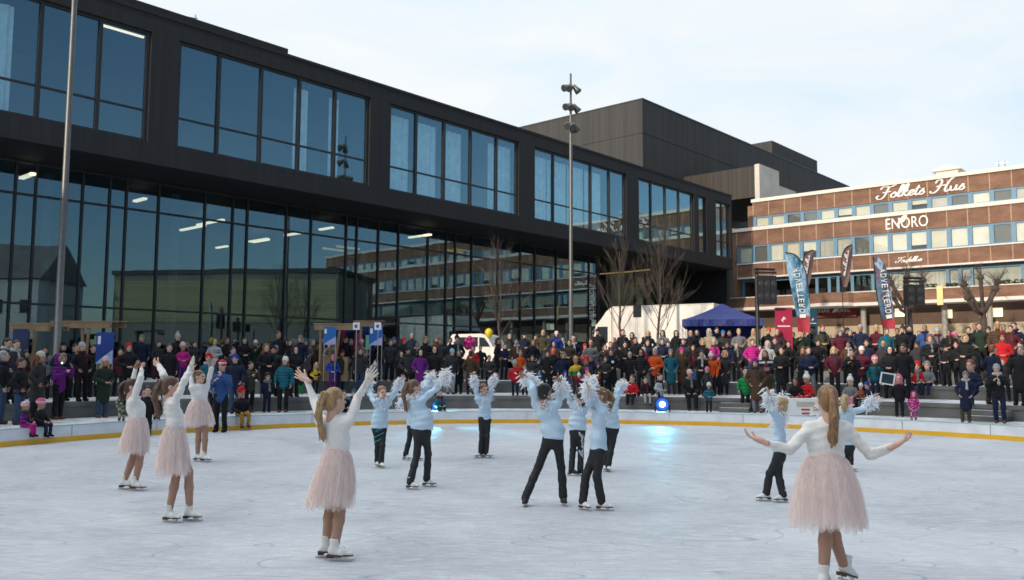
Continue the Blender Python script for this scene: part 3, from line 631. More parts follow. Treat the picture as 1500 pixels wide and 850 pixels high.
house(42,8,R(-85),11,10,10.5,(.42,.42,.40),(.14,.13,.125),'pale gabled house with dark roof across the square')
house(44,-5,R(-100),12,10,9.5,(.30,.28,.22),(.10,.05,.04),'cream gabled house with rusty roof across the square')
house(41,-20,R(-118),14,10,9.5,(.36,.35,.33),(.05,.05,.05),'white long house with dark roof across the square',True,2,5)
house(30,-34,R(-140),15,10,9.5,(.2,.12,.08),(.05,.05,.05),'brown timbered house with dark roof across the square',True,2,5)
house(-33,-30,R(141.5),120,14,17.6,(.20,.17,.15),(.05,.05,.05),'tall plain block behind the viewer that shades the rink',False,5,14,'shading_block')  # added out of view to keep the low sun off the rink
# ------------------------------------------------------------------ lamp posts
POLE=mat('grey_steel',(.15,.147,.14),.45,.6,var=.1)
def lamp_post(px,py,Y,zb,lab):
    q=aty(px,py,Y); t=thing('lamp_post',lab,'lamp post',(q[0],q[1],zb),R(20),'tall floodlight posts')
    H=aty(837,108,43)[2]-Z3
    MB().lathe([(.20,0),(.20,.02),(.110,.03),(.098,5),(.075,H-2.4),(.06,H-2.2),(.05,H)],14).obj('pole',POLE,t,True)
    for k in range(3):
        z=H-.75-k*1.0
        for j,(az,tl) in enumerate(((200,25),(235,40),(-25,50),(20,20))):
            if j==3 and k<2: continue
            a=R(az+k*13); d=np.array([math.cos(a)*math.cos(R(tl)),math.sin(a)*math.cos(R(tl)),-math.sin(R(tl))]); o=np.array([math.cos(a)*.22,math.sin(a)*.22,z])
            hd=MB().lathe([(.03,-.26),(.11,-.24),(.13,-.05),(.16,.05),(.19,.20),(.17,.205)],14,o+d*.1,0,d).tube([(0,0,z+.02),o],.035,6).obj('floodlight_head',POLE,t,True)
            MB().lathe([(.165,.0),(.165,.004)],14,o+d*.307,0,d).obj('lens',mat('lamp_lens',(.05,.05,.055),.15,var=0),hd)
    return t
q=aty(836,488,43); lamp_post(836.2,488,43,Z3,'tall steel floodlight post before the glass front, its whole head visible')
lamp_post(84.3,488,25.6,Z2,'tall steel floodlight post at far left, its top above the picture')
# ------------------------------------------------------------------ bare trees
BARK=mat('bark',(.085,.066,.052),.9,var=.3,sc=5); BARK2=mat('dark_bark',(.07,.05,.04),.9,var=.3,sc=5)
def branch(mb,p,d,l,r,dep,up,spread,rg,mi=1):
    n=4; P=[np.array(p)]; dd=nrm(d)
    for i in range(n):
        dd=nrm(dd+rg.normal(0,.09,3)+np.array([0,0,up])); P.append(P[-1]+dd*l/n)
    mb.tube(P,np.linspace(r,r*.5,n+1),5 if dep>1 else 3,0)
    if dep==0: return
    for k in range(mi+rg.integers(2,4)):
        s=rg.uniform(.25,1.); q=P[min(n,int(s*n))]; e=rg.normal(0,1,3); e=nrm(e-dd*(e@dd)); 
        branch(mb,q,nrm(dd+e*spread*rg.uniform(.6,1.2)),l*rg.uniform(.45,.7),max(r*.5,.0045),dep-1,up,spread,rg,mi)
def tree(px,py_top,Y,zb,w_px,lab,seed,tf=.3,bm=BARK,nl=18,low=.28):
    rg=np.random.default_rng(seed); q=aty(px,500,Y); top=aty(px,py_top,Y)[2]-zb; wd=w_px*Y/F
    t=thing('bare_tree',lab,'tree',(q[0],q[1],zb)); H=top; P=[(rg.normal(0,.05),rg.normal(0,.05),H*s) for s in np.linspace(0,1,9)]
    MB().tube(P,np.linspace(.085,.010,9),8).obj('trunk',bm,t,True); mb=MB()
    for k in range(nl):
        s=low+(.92-low)*k/nl; z=H*s; a=k*2.4+rg.uniform(-.4,.4); out=wd*(1.05-s)*.9
        d=np.array([math.cos(a)*out*.8,math.sin(a)*out*.8,H*.36*(1.1-.5*s)]); branch(mb,(0,0,z),d,np.linalg.norm(d)*.95,.022*(1.15-s),2,.06,.34,rg,2)
    mb.obj('crown',bm,t); return t
tree(733,372,43,Z3,85,'slender bare tree in front of the glass front above the white van',3)
tree(908,368,44,Z3,80,'small bare tree in front of the white truck cab side',5)
tree(967,352,42,Z3,85,'bare tree with steep upright boughs in front of the white truck body',8,nl=25,low=.24)
def pollard(px,py_top,py_knob,Y,lab,seed):
    rg=np.random.default_rng(seed); q=aty(px,500,Y); t=thing('pollarded_tree',lab,'tree',(q[0],q[1],Z3)); zk=aty(px,py_knob,Y)[2]-Z3; zt=aty(px,py_top,Y)[2]-Z3
    mb=MB().tube([(0,0,0),(.05,0,zk*.4),(0,.05,zk*.7)],[.24,.2,.19],9); kn=[]
    for a,o,h in ((.3,1.3,1.),(2.4,1.1,.97),(3.6,1.5,.8),(5.2,.9,.9),(1.2,.6,1.05)):
        e=np.array([math.cos(a)*o,math.sin(a)*o,zk*h]); mb.tube([(0,.05,zk*.62),e*[.5,.5,.82],e],[.15,.11,.15],7); mb.lathe([(.02,-.22),(.2,-.12),(.24,.02),(.14,.18),(.02,.24)],8,e); kn.append(e)
    mb.obj('trunk',BARK2,t,True); mb=MB()
    for e in kn:
        for _ in range(22): 
            d=nrm(rg.normal(0,.55,3)+[0,0,.75]); branch(mb,e,d,(zt-zk)*rg.uniform(.5,1.05),.016,1,.02,.4,rg,0)
    mb.obj('crown',BARK2,t); return t
pollard(1442,388,412,56,'knobbly pollarded tree before the net curtained brick balcony',4); pollard(1333,386,410,58,'knobbly pollarded tree half hidden behind the right speaker tower',9)
def plane_pt(o,ex,px,py):   # pixel onto vertical plane through o along horizontal ex
    n=np.array([-ex[1],ex[0]]); r=ray(px,py); k=(np.asarray(o)[:2]@n)/(r[:2]@n); q=CAM+r*k; return (q[:2]-np.asarray(o)[:2])@np.asarray(ex)[:2],q[2]
RUB=mat('tyre_rubber',(.02,.02,.02),.8); WG=mat('vehicle_glass',(.03,.04,.045),.08,var=0); CH=mat('grey_plastic',(.08,.08,.085),.6)
def wheel(par,x,y,r=.45,w_=.26):
    wo=MB().lathe([(r*.6,-w_/2),(r*.95,-w_/2),(r,-w_*.3),(r,w_*.3),(r*.95,w_/2),(r*.6,w_/2)],24,(0,0,0),0,(0,1,0)).obj('wheel',RUB,par,True); wo.location=(x,y,r)
    MB().lathe([(.02,-w_*.42),(r*.5,-w_*.42),(r*.6,-w_*.3),(r*.6,w_*.3),(r*.5,w_*.42),(.02,w_*.42)],16,(0,0,0),0,(0,1,0)).obj('rim',STEEL,wo,True)
# white truck
q=aty(868,500,55); ex=nrm((.85,-.53,0)); T=thing('truck',"white box truck parked behind the crowd, its cab facing left",'truck',(q[0],q[1],Z3),math.atan2(ex[1],ex[0]))
TW=mat('truck_white',(.74,.70,.64),.45,var=.05,sc=.6)
zt=plane_pt(q,ex,990,446)[1]-Z3; x0=plane_pt(q,ex,897,470)[0]
b=MB().box(x0,x0+6.6,0,2.4,1.0,zt); b.obj('cargo_body',TW,T); mb=MB()
for z in (1.0,zt-.08): mb.box(x0-.01,x0+6.61,-.02,.02,z,z+.08)
for x in (x0,x0+6.54): mb.box(x-.01,x+.07,-.021,.02,1.08,zt-.08)
mb.obj('body_trim',mat('truck_trim',(.60,.56,.50),.4),T)
h=zt
cab=[(.05,.55),(.0,1.5),(.20,2.72),(.36,2.86),(.62,3.15),(.95,h-.3),(x0-.1,h-.05),(x0-.06,.55)]
MB().prism(cab,(1,0,0),(0,0,1),(0,1,0),(0,.05,0),2.3).obj('cab',TW,T)
MB().prism([(.16,1.65),(.34,2.62),(x0-.35,2.62),(x0-.35,1.6)],(1,0,0),(0,0,1),(0,1,0),(0,.03,0),.03).obj('side_window',WG,T)
MB().prism([(-.04,1.6),(.02,1.55),(.2,2.65),(.13,2.65)],(1,0,0),(0,0,1),(0,1,0),(-.0,.2,0),2.0).obj('windscreen',WG,T)
MB().box(-.12,.0,-.22,-.02,1.9,2.6).obj('mirror',BLACK,T); MB().box(.1,x0+6.5,.3,2.1,.5,.98).obj('chassis',BLACK,T)
for x in (.75,x0+4.6,x0+5.6):
    for y in (.15,2.25): wheel(T,x,y)
# white van
q=aty(655,500,44); ex=nrm((.93,-.37,0)); W=thing('van','white passenger van parked behind the crowd beneath the slender bare tree','van',(q[0],q[1],Z3),math.atan2(ex[1],ex[0]))
x1=plane_pt(q,ex,721,505)[0]; zt=plane_pt(q,ex,690,489)[1]-Z3; Lg=max(x1,2.6)
pr=[(.0,.35),(.0,1.1),(.12,zt-.25),(.3,zt-.02),(Lg*.72,zt),(Lg*.86,zt-.12),(Lg*.97,zt*.62),(Lg*1.25,zt*.52),(Lg*1.3,.35)]
MB().prism(pr,(1,0,0),(0,0,1),(0,1,0),(0,0,0),1.8).obj('body',TW,W,False); mb=MB()
for a,bb in ((.18,.42),(.45,.66)): mb.prism([(Lg*a,zt*.62),(Lg*a,zt*.9),(Lg*bb,zt*.9),(Lg*bb,zt*.62)],(1,0,0),(0,0,1),(0,1,0),(0,-.012,0),.02)
mb.prism([(Lg*.69,zt*.62),(Lg*.69,zt*.9),(Lg*.8,zt*.88),(Lg*.93,zt*.62)],(1,0,0),(0,0,1),(0,1,0),(0,-.012,0),.02); mb.obj('side_window',WG,W)
for x in (.6,Lg*1.08):
    for y in (.1,1.7): wheel(W,x,y,.33,.2)
MB().box(Lg*1.27,Lg*1.32,.1,.45,.7,.9).obj('headlight',WG,W)
# blue canopy tent
q=aty(1058,500,45); ex=np.array([1.,0,0]); X0,_=plane_pt(q,ex,1000,470); X1,ze=plane_pt(q,ex,1117,468); _,za=plane_pt(q,ex,1061,441); ze-=Z3; za-=Z3; wd=(X1-X0); xc=(X0+X1)/2
TT=thing('canopy_tent','dark blue pop up canopy tent behind the upper crowd row','tent',(q[0]+xc,q[1],Z3),-math.atan2(q[0]+xc,q[1])); TB=mat('tent_blue',(.008,.022,.17),.6,var=.2,sc=1.8,bump=.6,bsc=2.2)
h2=wd/2; n=14; V=[];Q=[]; D_=wd
def tz(s,e): return ze+(za-ze)*(1-s)**1.25-.10*math.sin(math.pi*(e))*math.sin(math.pi*s)
cor=[(-h2,0),(h2,0),(h2,D_),(-h2,D_)]
for k in range(4):
    a,b2=np.array(cor[k]),np.array(cor[(k+1)%4]); c=np.array([0,D_/2]); b0=len(V)
    for i in range(n+1):
        for j in range(n+1):
            p=(a+(b2-a)*j/n); pp=c+(p-c)*(i/n); V.append((pp[0],pp[1],tz(i/n,j/n)))
    for i in range(n):
        for j in range(n): o=b0+i*(n+1)+j; Q.append((o,o+1,o+n+2,o+n+1))
mb=MB().add(V,Q); mb.obj('roof',TB,TT,True); mb=MB()
for k in range(4):
    a,b2=np.array(cor[k]),np.array(cor[(k+1)%4]); mm=20; V=[]
    for j in range(mm+1):
        p=a+(b2-a)*j/mm; V+=[(p[0],p[1],ze),(p[0],p[1]-.03*math.sin(j*1.3),ze-.36)]
    mb.add(V,[(2*j,2*j+1,2*j+3,2*j+2) for j in range(mm)])
mb.obj('valance',TB,TT)
for x,y in cor: MB().box(x*.985-.025,x*.985+.025,y*.97+.03,y*.97+.08,0,ze).obj('leg',STEEL,TT)
MB().add([(-h2+.1,D_-.05,.4),(h2-.1,D_-.05,.4),(h2-.1,D_-.05,ze-.3),(-h2+.1,D_-.05,ze-.3)],[(0,1,2,3)]).obj('back_wall',TB,TT)
# feather flags
def flag_mat(name,cols,seed):
    m,nt2,p=nodes(name); tc=N(nt2,'ShaderNodeTexCoord'); n=N(nt2,'ShaderNodeTexNoise'); n.inputs['Scale'].default_value=1.1; n.inputs['Detail'].default_value=8; n.inputs['Roughness'].default_value=.65
    mpn=N(nt2,'ShaderNodeMapping'); mpn.inputs['Location'].default_value=(seed,0,seed*2); mpn.inputs['Scale'].default_value=(1.6,1,.9); L(nt2,tc.outputs['Object'],mpn.inputs[0]); L(nt2,mpn.outputs[0],n.inputs[0])
    L(nt2,ramp(nt2,n.outputs[0],cols),p.inputs['Base Color']); p.inputs['Roughness'].default_value=.7; return m
def feather(pole,edge,Y,fm,txt,lab,grp,foot=None,ty=None,ts=.3,foots=None):
    q=aty(pole[-1][0],pole[-1][1],Y); t=thing('feather_flag',lab,'flag',(q[0],q[1],Z3),0,grp); o=np.array([q[0],q[1],Z3])
    A=np.array([aty(x,y,Y)-o for x,y in pole]); E_=np.array([aty(x,y,Y)-o for x,y in edge]); n=22
    def res(P):
        P=cat_rom(P,8); d=np.concatenate([[0],np.cumsum(np.linalg.norm(np.diff(P,axis=0),axis=1))]); s=np.linspace(0,d[-1],n+1); return np.stack([np.interp(s,d,P[:,i]) for i in range(3)],1)
    a,e=res(A),res(E_); V=[]; m_=5
    for i in range(n+1):
        for j in range(m_+1): pnt=a[i]+(e[i]-a[i])*j/m_; pnt=pnt+np.array([0,.05*math.sin(j*1.2+i*.25),0]); V.append(pnt)
    Qs=[(i*(m_+1)+j,i*(m_+1)+j+1,(i+1)*(m_+1)+j+1,(i+1)*(m_+1)+j) for i in range(n) for j in range(m_)]; mi=1 if foots else 0
    k=int((1-(foots or 0))*n); mb=MB().add(V,[q_ for q_ in Qs if q_[0]//(m_+1)<k],0); 
    if foots: mb.add(V,[q_ for q_ in Qs if q_[0]//(m_+1)>=k],1)
    fo=mb.obj('cloth',[fm,mat('flag_red',(.40,.03,.05),.7)],t,True)
    pp=np.vstack([a,[[a[-1][0],a[-1][1],min(0,a[-1][2])]],[[a[-1][0],a[-1][1],0]]]) if a[-1][2]>0.05 else a
    MB().tube(pp,.022,6).obj('pole',BLACK,t,True); MB().lathe([(.35,0),(.35,.04),(.05,.06),(.03,.2)],12,(a[-1][0],a[-1][1],0)).obj('base',BLACK,t)
    return t,fo,a,e,o
fmA=flag_mat('flag_mountain',[(.36,(.015,.02,.04)),(.47,(.06,.20,.32)),(.55,(.33,.48,.62)),(.60,(.12,.28,.40)),(.66,(.015,.02,.04))],2.)
fmB=flag_mat('flag_mountain_dark',[(.30,(.02,.025,.045)),(.46,(.09,.18,.26)),(.54,(.10,.03,.07)),(.6,(.35,.48,.62)),(.7,(.02,.025,.05))],7.)
fmC=mat('flag_brown',(.13,.075,.075),.7,var=.15,sc=2)
G1='tall mountain print feather flags'; G2='narrow brown feather flags'
def lett(s,fo,t,a,e,s0,s1,size,mt):
    # letters down the cloth, rotated a quarter turn
    n=len(a)-1
    for i,ch in enumerate(s):
        if ch==' ': continue
        u=s0+(s1-s0)*(i+.5)/len(s); k=u*n; k0=int(k); fr=k-k0; c0=a[k0]+(a[min(n,k0+1)]-a[k0])*fr; c1=e[k0]+(e[min(n,k0+1)]-e[k0])*fr
        dn=nrm(a[min(n,k0+1)]-a[k0]); ac=nrm(c1-c0); c=c0+(c1-c0)*.56+np.array([0,-.085,0])
        ex_=dn; ey_=nrm(ac-dn*(ac@dn)); text_obj(ch,'lettering',1,mt,fo,frame(c-ey_*size/2-ex_*size*.32,ex_,ey_),(size*.64,size))
t,fo,a,e,o=feather([(1150,370),(1166,374),(1178,392),(1184,420),(1186,450),(1186,488)],[(1150,371),(1153,392),(1158,415),(1162,440),(1166,462),(1168,486)],36,fmA,'', 'taller mountain print feather flag at left with red foot, beside the red banner',G1,foots=.15)
lett('ADVETTERDI',fo,t,a,e,.24,.84,.25,SIGNW)
t,fo,a,e,o=feather([(1279,376),(1281,400),(1284,430),(1289,455),(1294,482)],[(1286,376),(1297,388),(1303,410),(1307,440),(1309,460),(1311,482)],36,fmB,'','mountain print feather flag at right with red foot, left of the right speaker tower',G1,foots=.1)
lett('ADVETTERDI',fo,t,a,e,.18,.87,.25,SIGNW)
for pole,edge,lab in (([(1191,366),(1182,370),(1176,382),(1174,400),(1178,425)],[(1192,367),(1192,380),(1190,395),(1187,410),(1182,426)],'narrow brown feather flag right of the taller mountain print flag'),([(1248,358),(1238,364),(1233,378),(1232,400),(1234,420)],[(1249,359),(1249,375),(1246,395),(1244,408),(1240,421)],'narrow brown feather flag standing alone before the bay balcony')):
    t,fo,a,e,o=feather(pole+[(pole[-1][0]+1,470)] if False else pole,edge,48,fmC,'',lab,G2)
    p0=a[len(a)*3//4]+ (e[len(a)*3//4]-a[len(a)*3//4])*.4; p1=a[len(a)//5]+(e[len(a)//5]-a[len(a)//5])*.45; up=nrm(p1-p0)
    script('muluku',p0+[0,-.09,0],up,nrm(np.cross([0,-1.,0],up)),(0,-1,0),np.linalg.norm(p1-p0),.22,.018,SIGNW,fo,'lettering',.3)
# banners
def banner(px0,px1,py0,py1,Y,c,lab,emb,wave=0):
    a=aty(px0,py0,Y); b=aty(px1,py0,Y); zb=aty(px0,py1,Y)[2]; w_=b[0]-a[0]; t=thing('banner',lab,'banner',((a[0]+b[0])/2,Y,Z3)); h=a[2]-Z3
    fo=MB().box(-w_/2,w_/2,-.012,.012,.15,h).obj('cloth',mat('banner_cloth',c,.7,var=.12,sc=1),t); 
    MB().box(-w_/2-.02,w_/2+.02,-.03,.03,h,h+.04).obj('top_rail',STEEL,t); MB().box(-w_/2,w_/2,-.15,.15,0,.14).obj('stand',STEEL,t)
    k=w_*.2; z=h-(a[2]-zb)*.42
    MB().prism([(0,k),(k*.75,k*.2),(k*.2,k*.25),(.0,-k*.2),(-.3*k,.3*k),(-.2*k,-.5*k),(.1*k,-.9*k),(-.75*k,-.1*k)],(1,0,0),(0,0,1),(0,-1,0),(0,-.013,z),.01).obj('emblem',SIGNW,fo)
    MB().box(-w_*.36,w_*.36,-.02,-.0125,z-k*2.0,z-k*1.65).obj('line_of_lettering',SIGNW,fo); return t
banner(1135,1160,452,492,37.5,(.42,.02,.07),'red roll up banner with a white emblem beside the left mountain print flag',1)
banner(1183.5,1197,452,492,39,(.01,.06,.10),'dark teal roll up banner just right of the left mountain print flag',1)
# loudspeakers on lattice posts
def tower(px,y0,y1,pw,postx,Y,lab,top):
    q=aty(postx,500,Y); t=thing('speaker_tower',lab,'loudspeaker',(q[0],q[1],Z3),0,'black speaker towers'); o=np.array([q[0],q[1],Z3])
    z1=aty(px,y0,Y)[2]-Z3; z0=aty(px,y1,Y)[2]-Z3; xa=aty(px-pw/2,y0,Y)[0]-q[0]; xb=aty(px+pw/2,y0,Y)[0]-q[0]; w_=(xb-xa); n=3 if not top else 2
    for k in range(n):
        xx0=xa+w_*k/n; xx1=xa+w_*(k+1)/n-.02
        c=MB().prism([(xx0,.0),(xx1,.0),(xx1-.05,.5),(xx0+.05,.5)],(1,0,0),(0,1,0),(0,0,1),(0,-.3,z0),z1-z0).obj('cabinet',BLACK,t)
        for zz in (.28,.72): MB().lathe([(.13,0),(.12,-.015),(.05,.01)],16,((xx0+xx1)/2,-.31,z0+(z1-z0)*zz),0,(0,-1,0)).obj('driver',mat('driver_cone',(.03,.03,.035),.4,var=0),c)
    MB().tube([(0,.1,0),(0,.1,z1+.35)],.09,8).tube([(-.5,.1,0),(0,.1,.9)],.03,6).tube([(.5,.1,0),(0,.1,.9)],.03,6).box(-.6,.6,-.5,.5,0,.05).obj('mast',BLACK,t)
    MB().box(xa-.02,xb+.05,-.12,.06,z1+.12,z1+.2).tube([(xa,0,z1+.32),(xb,0,z1+.3)],.06,6).tube([(xa+.1,0,z1),(xa+.1,0,z1+.15)],.02,5).tube([(xb-.1,0,z1),(xb-.1,0,z1+.15)],.02,5).obj('rigging',BLACK,t)
tower(1121,405,446,28,1111,37,'black speaker cabinets on a mast behind the crowd right of the blue canopy tent',0)
tower(1337,418,447,26,1331,37,'black speaker cabinets on a mast behind the crowd right of the right mountain print flag',1)
q=aty(933,500,40); t=thing('loudspeaker','small black loudspeaker on a thin stand before the white truck body','loudspeaker',(q[0],q[1],Z3)); z1=aty(933,447,40)[2]-Z3; z0=aty(933,465,40)[2]-Z3
c=MB().prism([(-.19,0),(.19,0),(.13,.3),(-.13,.3)],(1,0,0),(0,1,0),(0,0,1),(0,-.2,z0),z1-z0).obj('cabinet',BLACK,t); MB().tube([(0,0,0.3),(0,0,z0+.1)],.02,6).tube([(-.4,-.2,0),(0,0,.7)],.015,5).tube([(.4,-.2,0),(0,0,.7)],.015,5).tube([(0,.4,0),(0,0,.7)],.015,5).obj('stand',STEEL,t)
# timber stalls
TIM=mat('light_timber',(.30,.20,.11),.7,var=.2,sc=3)
def stall(pl,pr_,py,py2,Y,zb,lab,posts,dz=0.16):
    a=aty(pl,py,Y); b=aty(pr_,py2,Y); zt=(a[2]+b[2])/2; c=(a+b)/2; w_=b[0]-a[0]; t=thing('timber_stall',lab,'stall',(c[0],c[1],zb)); h=zt-zb; d=1.2
    MB().box(-w_/2,w_/2,-.08,.08,h-.16,h+.05).box(-w_/2,w_/2,d-.06,d+.06,h-.1,h+.04).obj('beam',TIM,t)
    MB().add([(-w_/2-.03,-.1,h+.05),(w_/2+.03,-.1,h+.05),(w_/2+.03,d+.1,h+.12),(-w_/2-.03,d+.1,h+.12),(-w_/2-.03,-.1,h+.09),(w_/2+.03,-.1,h+.09),(w_/2+.03,d+.1,h+.16),(-w_/2-.03,d+.1,h+.16)],[(0,3,2,1),(4,5,6,7),(0,1,5,4),(1,2,6,5),(2,3,7,6),(3,0,4,7)]).obj('roof',TIM,t)
    for x,sl_ in posts:
        x=aty(x,py,Y)[0]-c[0]; MB().tube([(x+sl_*h*.1,0,0),(x,0,h-.1)],.055,6).obj('post',TIM,t)
    MB().box(-w_/2+.2,w_/2-.2,.1,.6,.0,.95).obj('counter',TIM,t); return t
stall(17,72,481,475,27.5,Z2,'left timber stall with shallow plank roof behind the left crowd',[(53,-.6),(24,0)])
stall(76,162,474,474,30.5,Z2,'wider timber stall behind the left lamp post with splayed posts',[(121,.6),(131,-.6),(84,0)])
stall(461,517,481,474,33.5,Z2,'short timber stall roof with sloping post near the white square signs',[(498,-1.1),(470,0)])
stall(519,556,473,473,36,Z2,'far timber stall partly hidden behind the white square signs',[(529,0),(551,0)])
# blue display banners with pale lettering and curved wires
def drop(px0,px1,py0,py1,Y,zb,c,lab,c2=None):
    a=aty(px0,py0,Y); b=aty(px1,py1,Y); t=thing('display_banner',lab,'banner',((a[0]+b[0])/2,Y,zb)); w_=b[0]-a[0]; z1=a[2]-zb; z0=b[2]-zb
    fo=MB().box(-w_/2,w_/2,-.02,.02,z0,z1).obj('panel',mat('banner_cloth',c,.6,var=.15,sc=1.5),t); MB().tube([(-w_/2+.03,.04,0),(-w_/2+.03,.04,z1)],.02,6).tube([(w_/2-.03,.04,0),(w_/2-.03,.04,z1)],.02,6).obj('frame',STEEL,t)
    if c2: 
        MB().prism([(-w_/2,z0),(w_/2,z0),(w_/2,z0+(z1-z0)*.45),(-.1*w_,z0+(z1-z0)*.2)],(1,0,0),(0,0,1),(0,-1,0),(0,-.021,0),.008).obj('pale_swoosh',mat('pale_print',c2,.6),fo)
        s=w_*.13; MB().box(-w_*.4,-w_*.4+s*1.3,-.03,-.0205,z1-(z1-z0)*.38,z1-(z1-z0)*.12).obj('emblem',SIGNW,fo)
    return t
drop(142,165,487,533,26.8,Z2,(.012,.05,.28),'dark blue drop banner with pale U shaped mark at left',(.35,.5,.75))
drop(20,40,482,512,27.2,Z2,(.015,.03,.10),'navy drop banner hanging under the left timber stall')
drop(474,492,479,505,33,Z2,(.01,.14,.42),'bright blue display panel under the short timber stall roof',(.4,.38,.6))
drop(541,560,478,506,34,Z2,(.01,.12,.40),'bright blue display panel beside the mint green panel',(.4,.4,.62))
drop(536,543,491,512,34.3,Z2,(.20,.52,.36),'mint green display panel between blue display and signs')
drop(500,506,484,506,34.6,Z2,(.36,.02,.08),'dark red display panel behind the short timber stall post'); drop(520,526,488,508,34.4,Z2,(.42,.03,.10),'crimson display panel below the first white square sign')
for px,lab in ((522,'white square sign with a small blue emblem, the left of two'),(553.5,'white square sign with a small blue emblem, above the blue display')):
    a=aty(px,478,32.5); t=thing('square_sign',lab,'sign',(a[0],a[1],Z2),R(-6),'white square signs'); h=a[2]-Z2; fo=MB().box(-.13,.13,-.015,.015,h-.14,h+.14).obj('plate',WHITE,t); MB().tube([(0,.03,0),(0,.03,h)],.018,6).obj('post',STEEL,t)
    MB().prism([(-.05,-.06),(.05,-.06),(.03,.0),(.07,.06),(-.06,.05)],(1,0,0),(0,0,1),(0,-1,0),(0,-.016,h),.005).obj('emblem',mat('sign_blue',(.03,.08,.25),.5),fo)
# white leaning pole, sign frame, box, balloons
def rad(px,r):   # ground point at radius r along pixel column
    d=ray(px,560)[:2]; d=d/np.linalg.norm(d); b=d@RC; return d*(b+math.sqrt(max(0,b*b-RC@RC+r*r)))
a=onz(126,600,GZ); b=aty(108,519,a[1]+.1); tag(MB().tube([a-a,b-a],[.022,.018],8).lathe([(.07,.1),(.07,.11),(.02,.12)],10,(0,0,.0)).obj('white_pole',WHITE,None,True),'long white pole held upright by the person in the black vest','pole').location=a
a=aty(716,490,39); t=thing('balloon','yellow balloon floating beside the white van','balloon',tuple(a)); MB().lathe([(.005,-.2),(.02,-.19),(.10,-.12),(.17,0),(.185,.1),(.15,.2),(.08,.26),(.01,.28)],18).obj('envelope',mat('balloon_yellow',(.75,.55,.02),.3,var=.03),t,True); MB().tube([(0,0,-.2),(.04,.05,-.8),(0,0,-1.2)],.006,4).obj('string',WHITE,t)
a=aty(688,503,36); t=thing('balloon','pink shiny foil balloon before the white van','balloon',tuple(a)); mb=MB()
for k in range(5):
    an=k*2*math.pi/5+.3; mb.lathe([(.01,-.16),(.10,-.1),(.15,0),(.10,.1),(.01,.16)],12,(.15*math.cos(an),0,.17*math.sin(an)))
mb.lathe([(.01,-.2),(.14,-.1),(.18,0),(.14,.1),(.01,.2)],14); mb.obj('envelope',mat('balloon_pink',(.62,.03,.20),.2,var=.05,metal=.4),t,True); MB().tube([(0,0,-.2),(0,.02,-.9)],.006,4).obj('string',WHITE,t)
# floodlights on the ground behind the boards (lit)
def flood(px,py,col,es,lab,tx,ty,en):
    p=rad(px,14.6 if px>700 else 15.2); t=thing('stage_light',lab,'stage light',(p[0],p[1],GZ),0,'stage lights behind the boards'); tgt=onz(tx,ty,0)-np.array([p[0],p[1],GZ+.42]); an=math.atan2(tgt[1],tgt[0])+math.pi/2
    t.rotation_euler=(0,0,an); t.scale=(.78,.78,.78) if px>700 else (.55,.55,.55)
    MB().box(-.38,.38,-.2,.2,0,.14).obj('base',BLACK,t); MB().tube([(-.30,0,.12),(-.30,0,.45)],.03,6).tube([(.30,0,.12),(.30,0,.45)],.03,6).obj('yoke',BLACK,t)
    hd=MB().lathe([(.12,-.3),(.22,-.26),(.28,0),(.30,.12),(.28,.12),(.26,.04)],24,(0,0,.47),0,(0,-1,-.06)).obj('lamp_head',mat('lamp_blue_housing',(.01,.05,.25),.3,var=.1),t,True)
    MB().lathe([(.255,.05),(.255,.055)],24,(0,0,.47),0,(0,-1,-.06)).obj('lens_rim',mat('lamp_blue_glow',(.02,.1,.5),.3,var=0,emit=(.02,.12,.6),es=.8),hd)
    MB().lathe([(.13,.06),(.13,.066)],24,(0,0,.47),0,(0,-1,-.06)).obj('lens',mat('lamp_lens_lit'+lab[:4],col,.3,var=0,emit=col,es=es),hd)
    li=bpy.data.lights.new('stage_beam','SPOT'); li.energy=en; li.color=(.12,.72,1.); li.spot_size=R(46); li.spot_blend=.9; li.shadow_soft_size=.12; o=bpy.data.objects.new('stage_beam',li); COL.objects.link(o)
    o.location=(p[0]+.35*nrm(tgt[:2])[0],p[1]+.35*nrm(tgt[:2])[1],GZ+.5); tg=onz(tx,ty,0)-np.array(o.location); o.rotation_euler=Vector(-tg).to_track_quat('Z','Y').to_euler()
flood(970,588,(.75,.93,1.),3.,'blue stage light with a bright white lens behind the boards',938,637,300)
flood(640,590,(.25,.9,1.),2.,'cyan stage light half hidden behind the pair of skaters left of centre',684,636,1500)
# white low box with red mark on the ground strip, framed sign, tripod, bags
p=rad(1176,16.2); t=thing('display_box','white low display box with a red mark behind the boards','box',(p[0],p[1],GZ)); MB().box(-.62,.62,-.25,.25,.05,.58).obj('body',WHITE,t); MB().box(-.6,.6,-.2,.2,0,.05).obj('plinth',BLACK,t); MB().box(-.16,.12,-.26,-.2505,.2,.26).box(-.14,.12,-.256,-.2502,.08,.14).obj('red_mark',mat('red_print',(.5,.05,.05),.6),t); MB().box(-.3,.3,-.256,-.2502,.32,.48).obj('pale_print',mat('beige_print',(.5,.45,.36),.6),t)
a=aty(1300,555,27.6); t=thing('framed_sign','white framed dark sign held up by the woman in the dark hood','sign',tuple(a),R(-8)); t.rotation_euler=(0,R(10),R(-8)); MB().box(-.18,.18,-.012,.012,-.15,.15).obj('board',mat('slate_teal',(.01,.035,.045),.5,var=.5,sc=9),t)
mb=MB(); mb.box(-.22,.22,-.02,.02,.15,.19).box(-.22,.22,-.02,.02,-.19,-.15).box(-.22,-.18,-.019,.019,-.15,.15).box(.18,.22,-.019,.019,-.15,.15).obj('frame',WHITE,t)
p=rad(1377,22.5); t=thing('camera_tripod','black camera tripod set up before the man on the right step','tripod',(p[0],p[1],Z2)); 
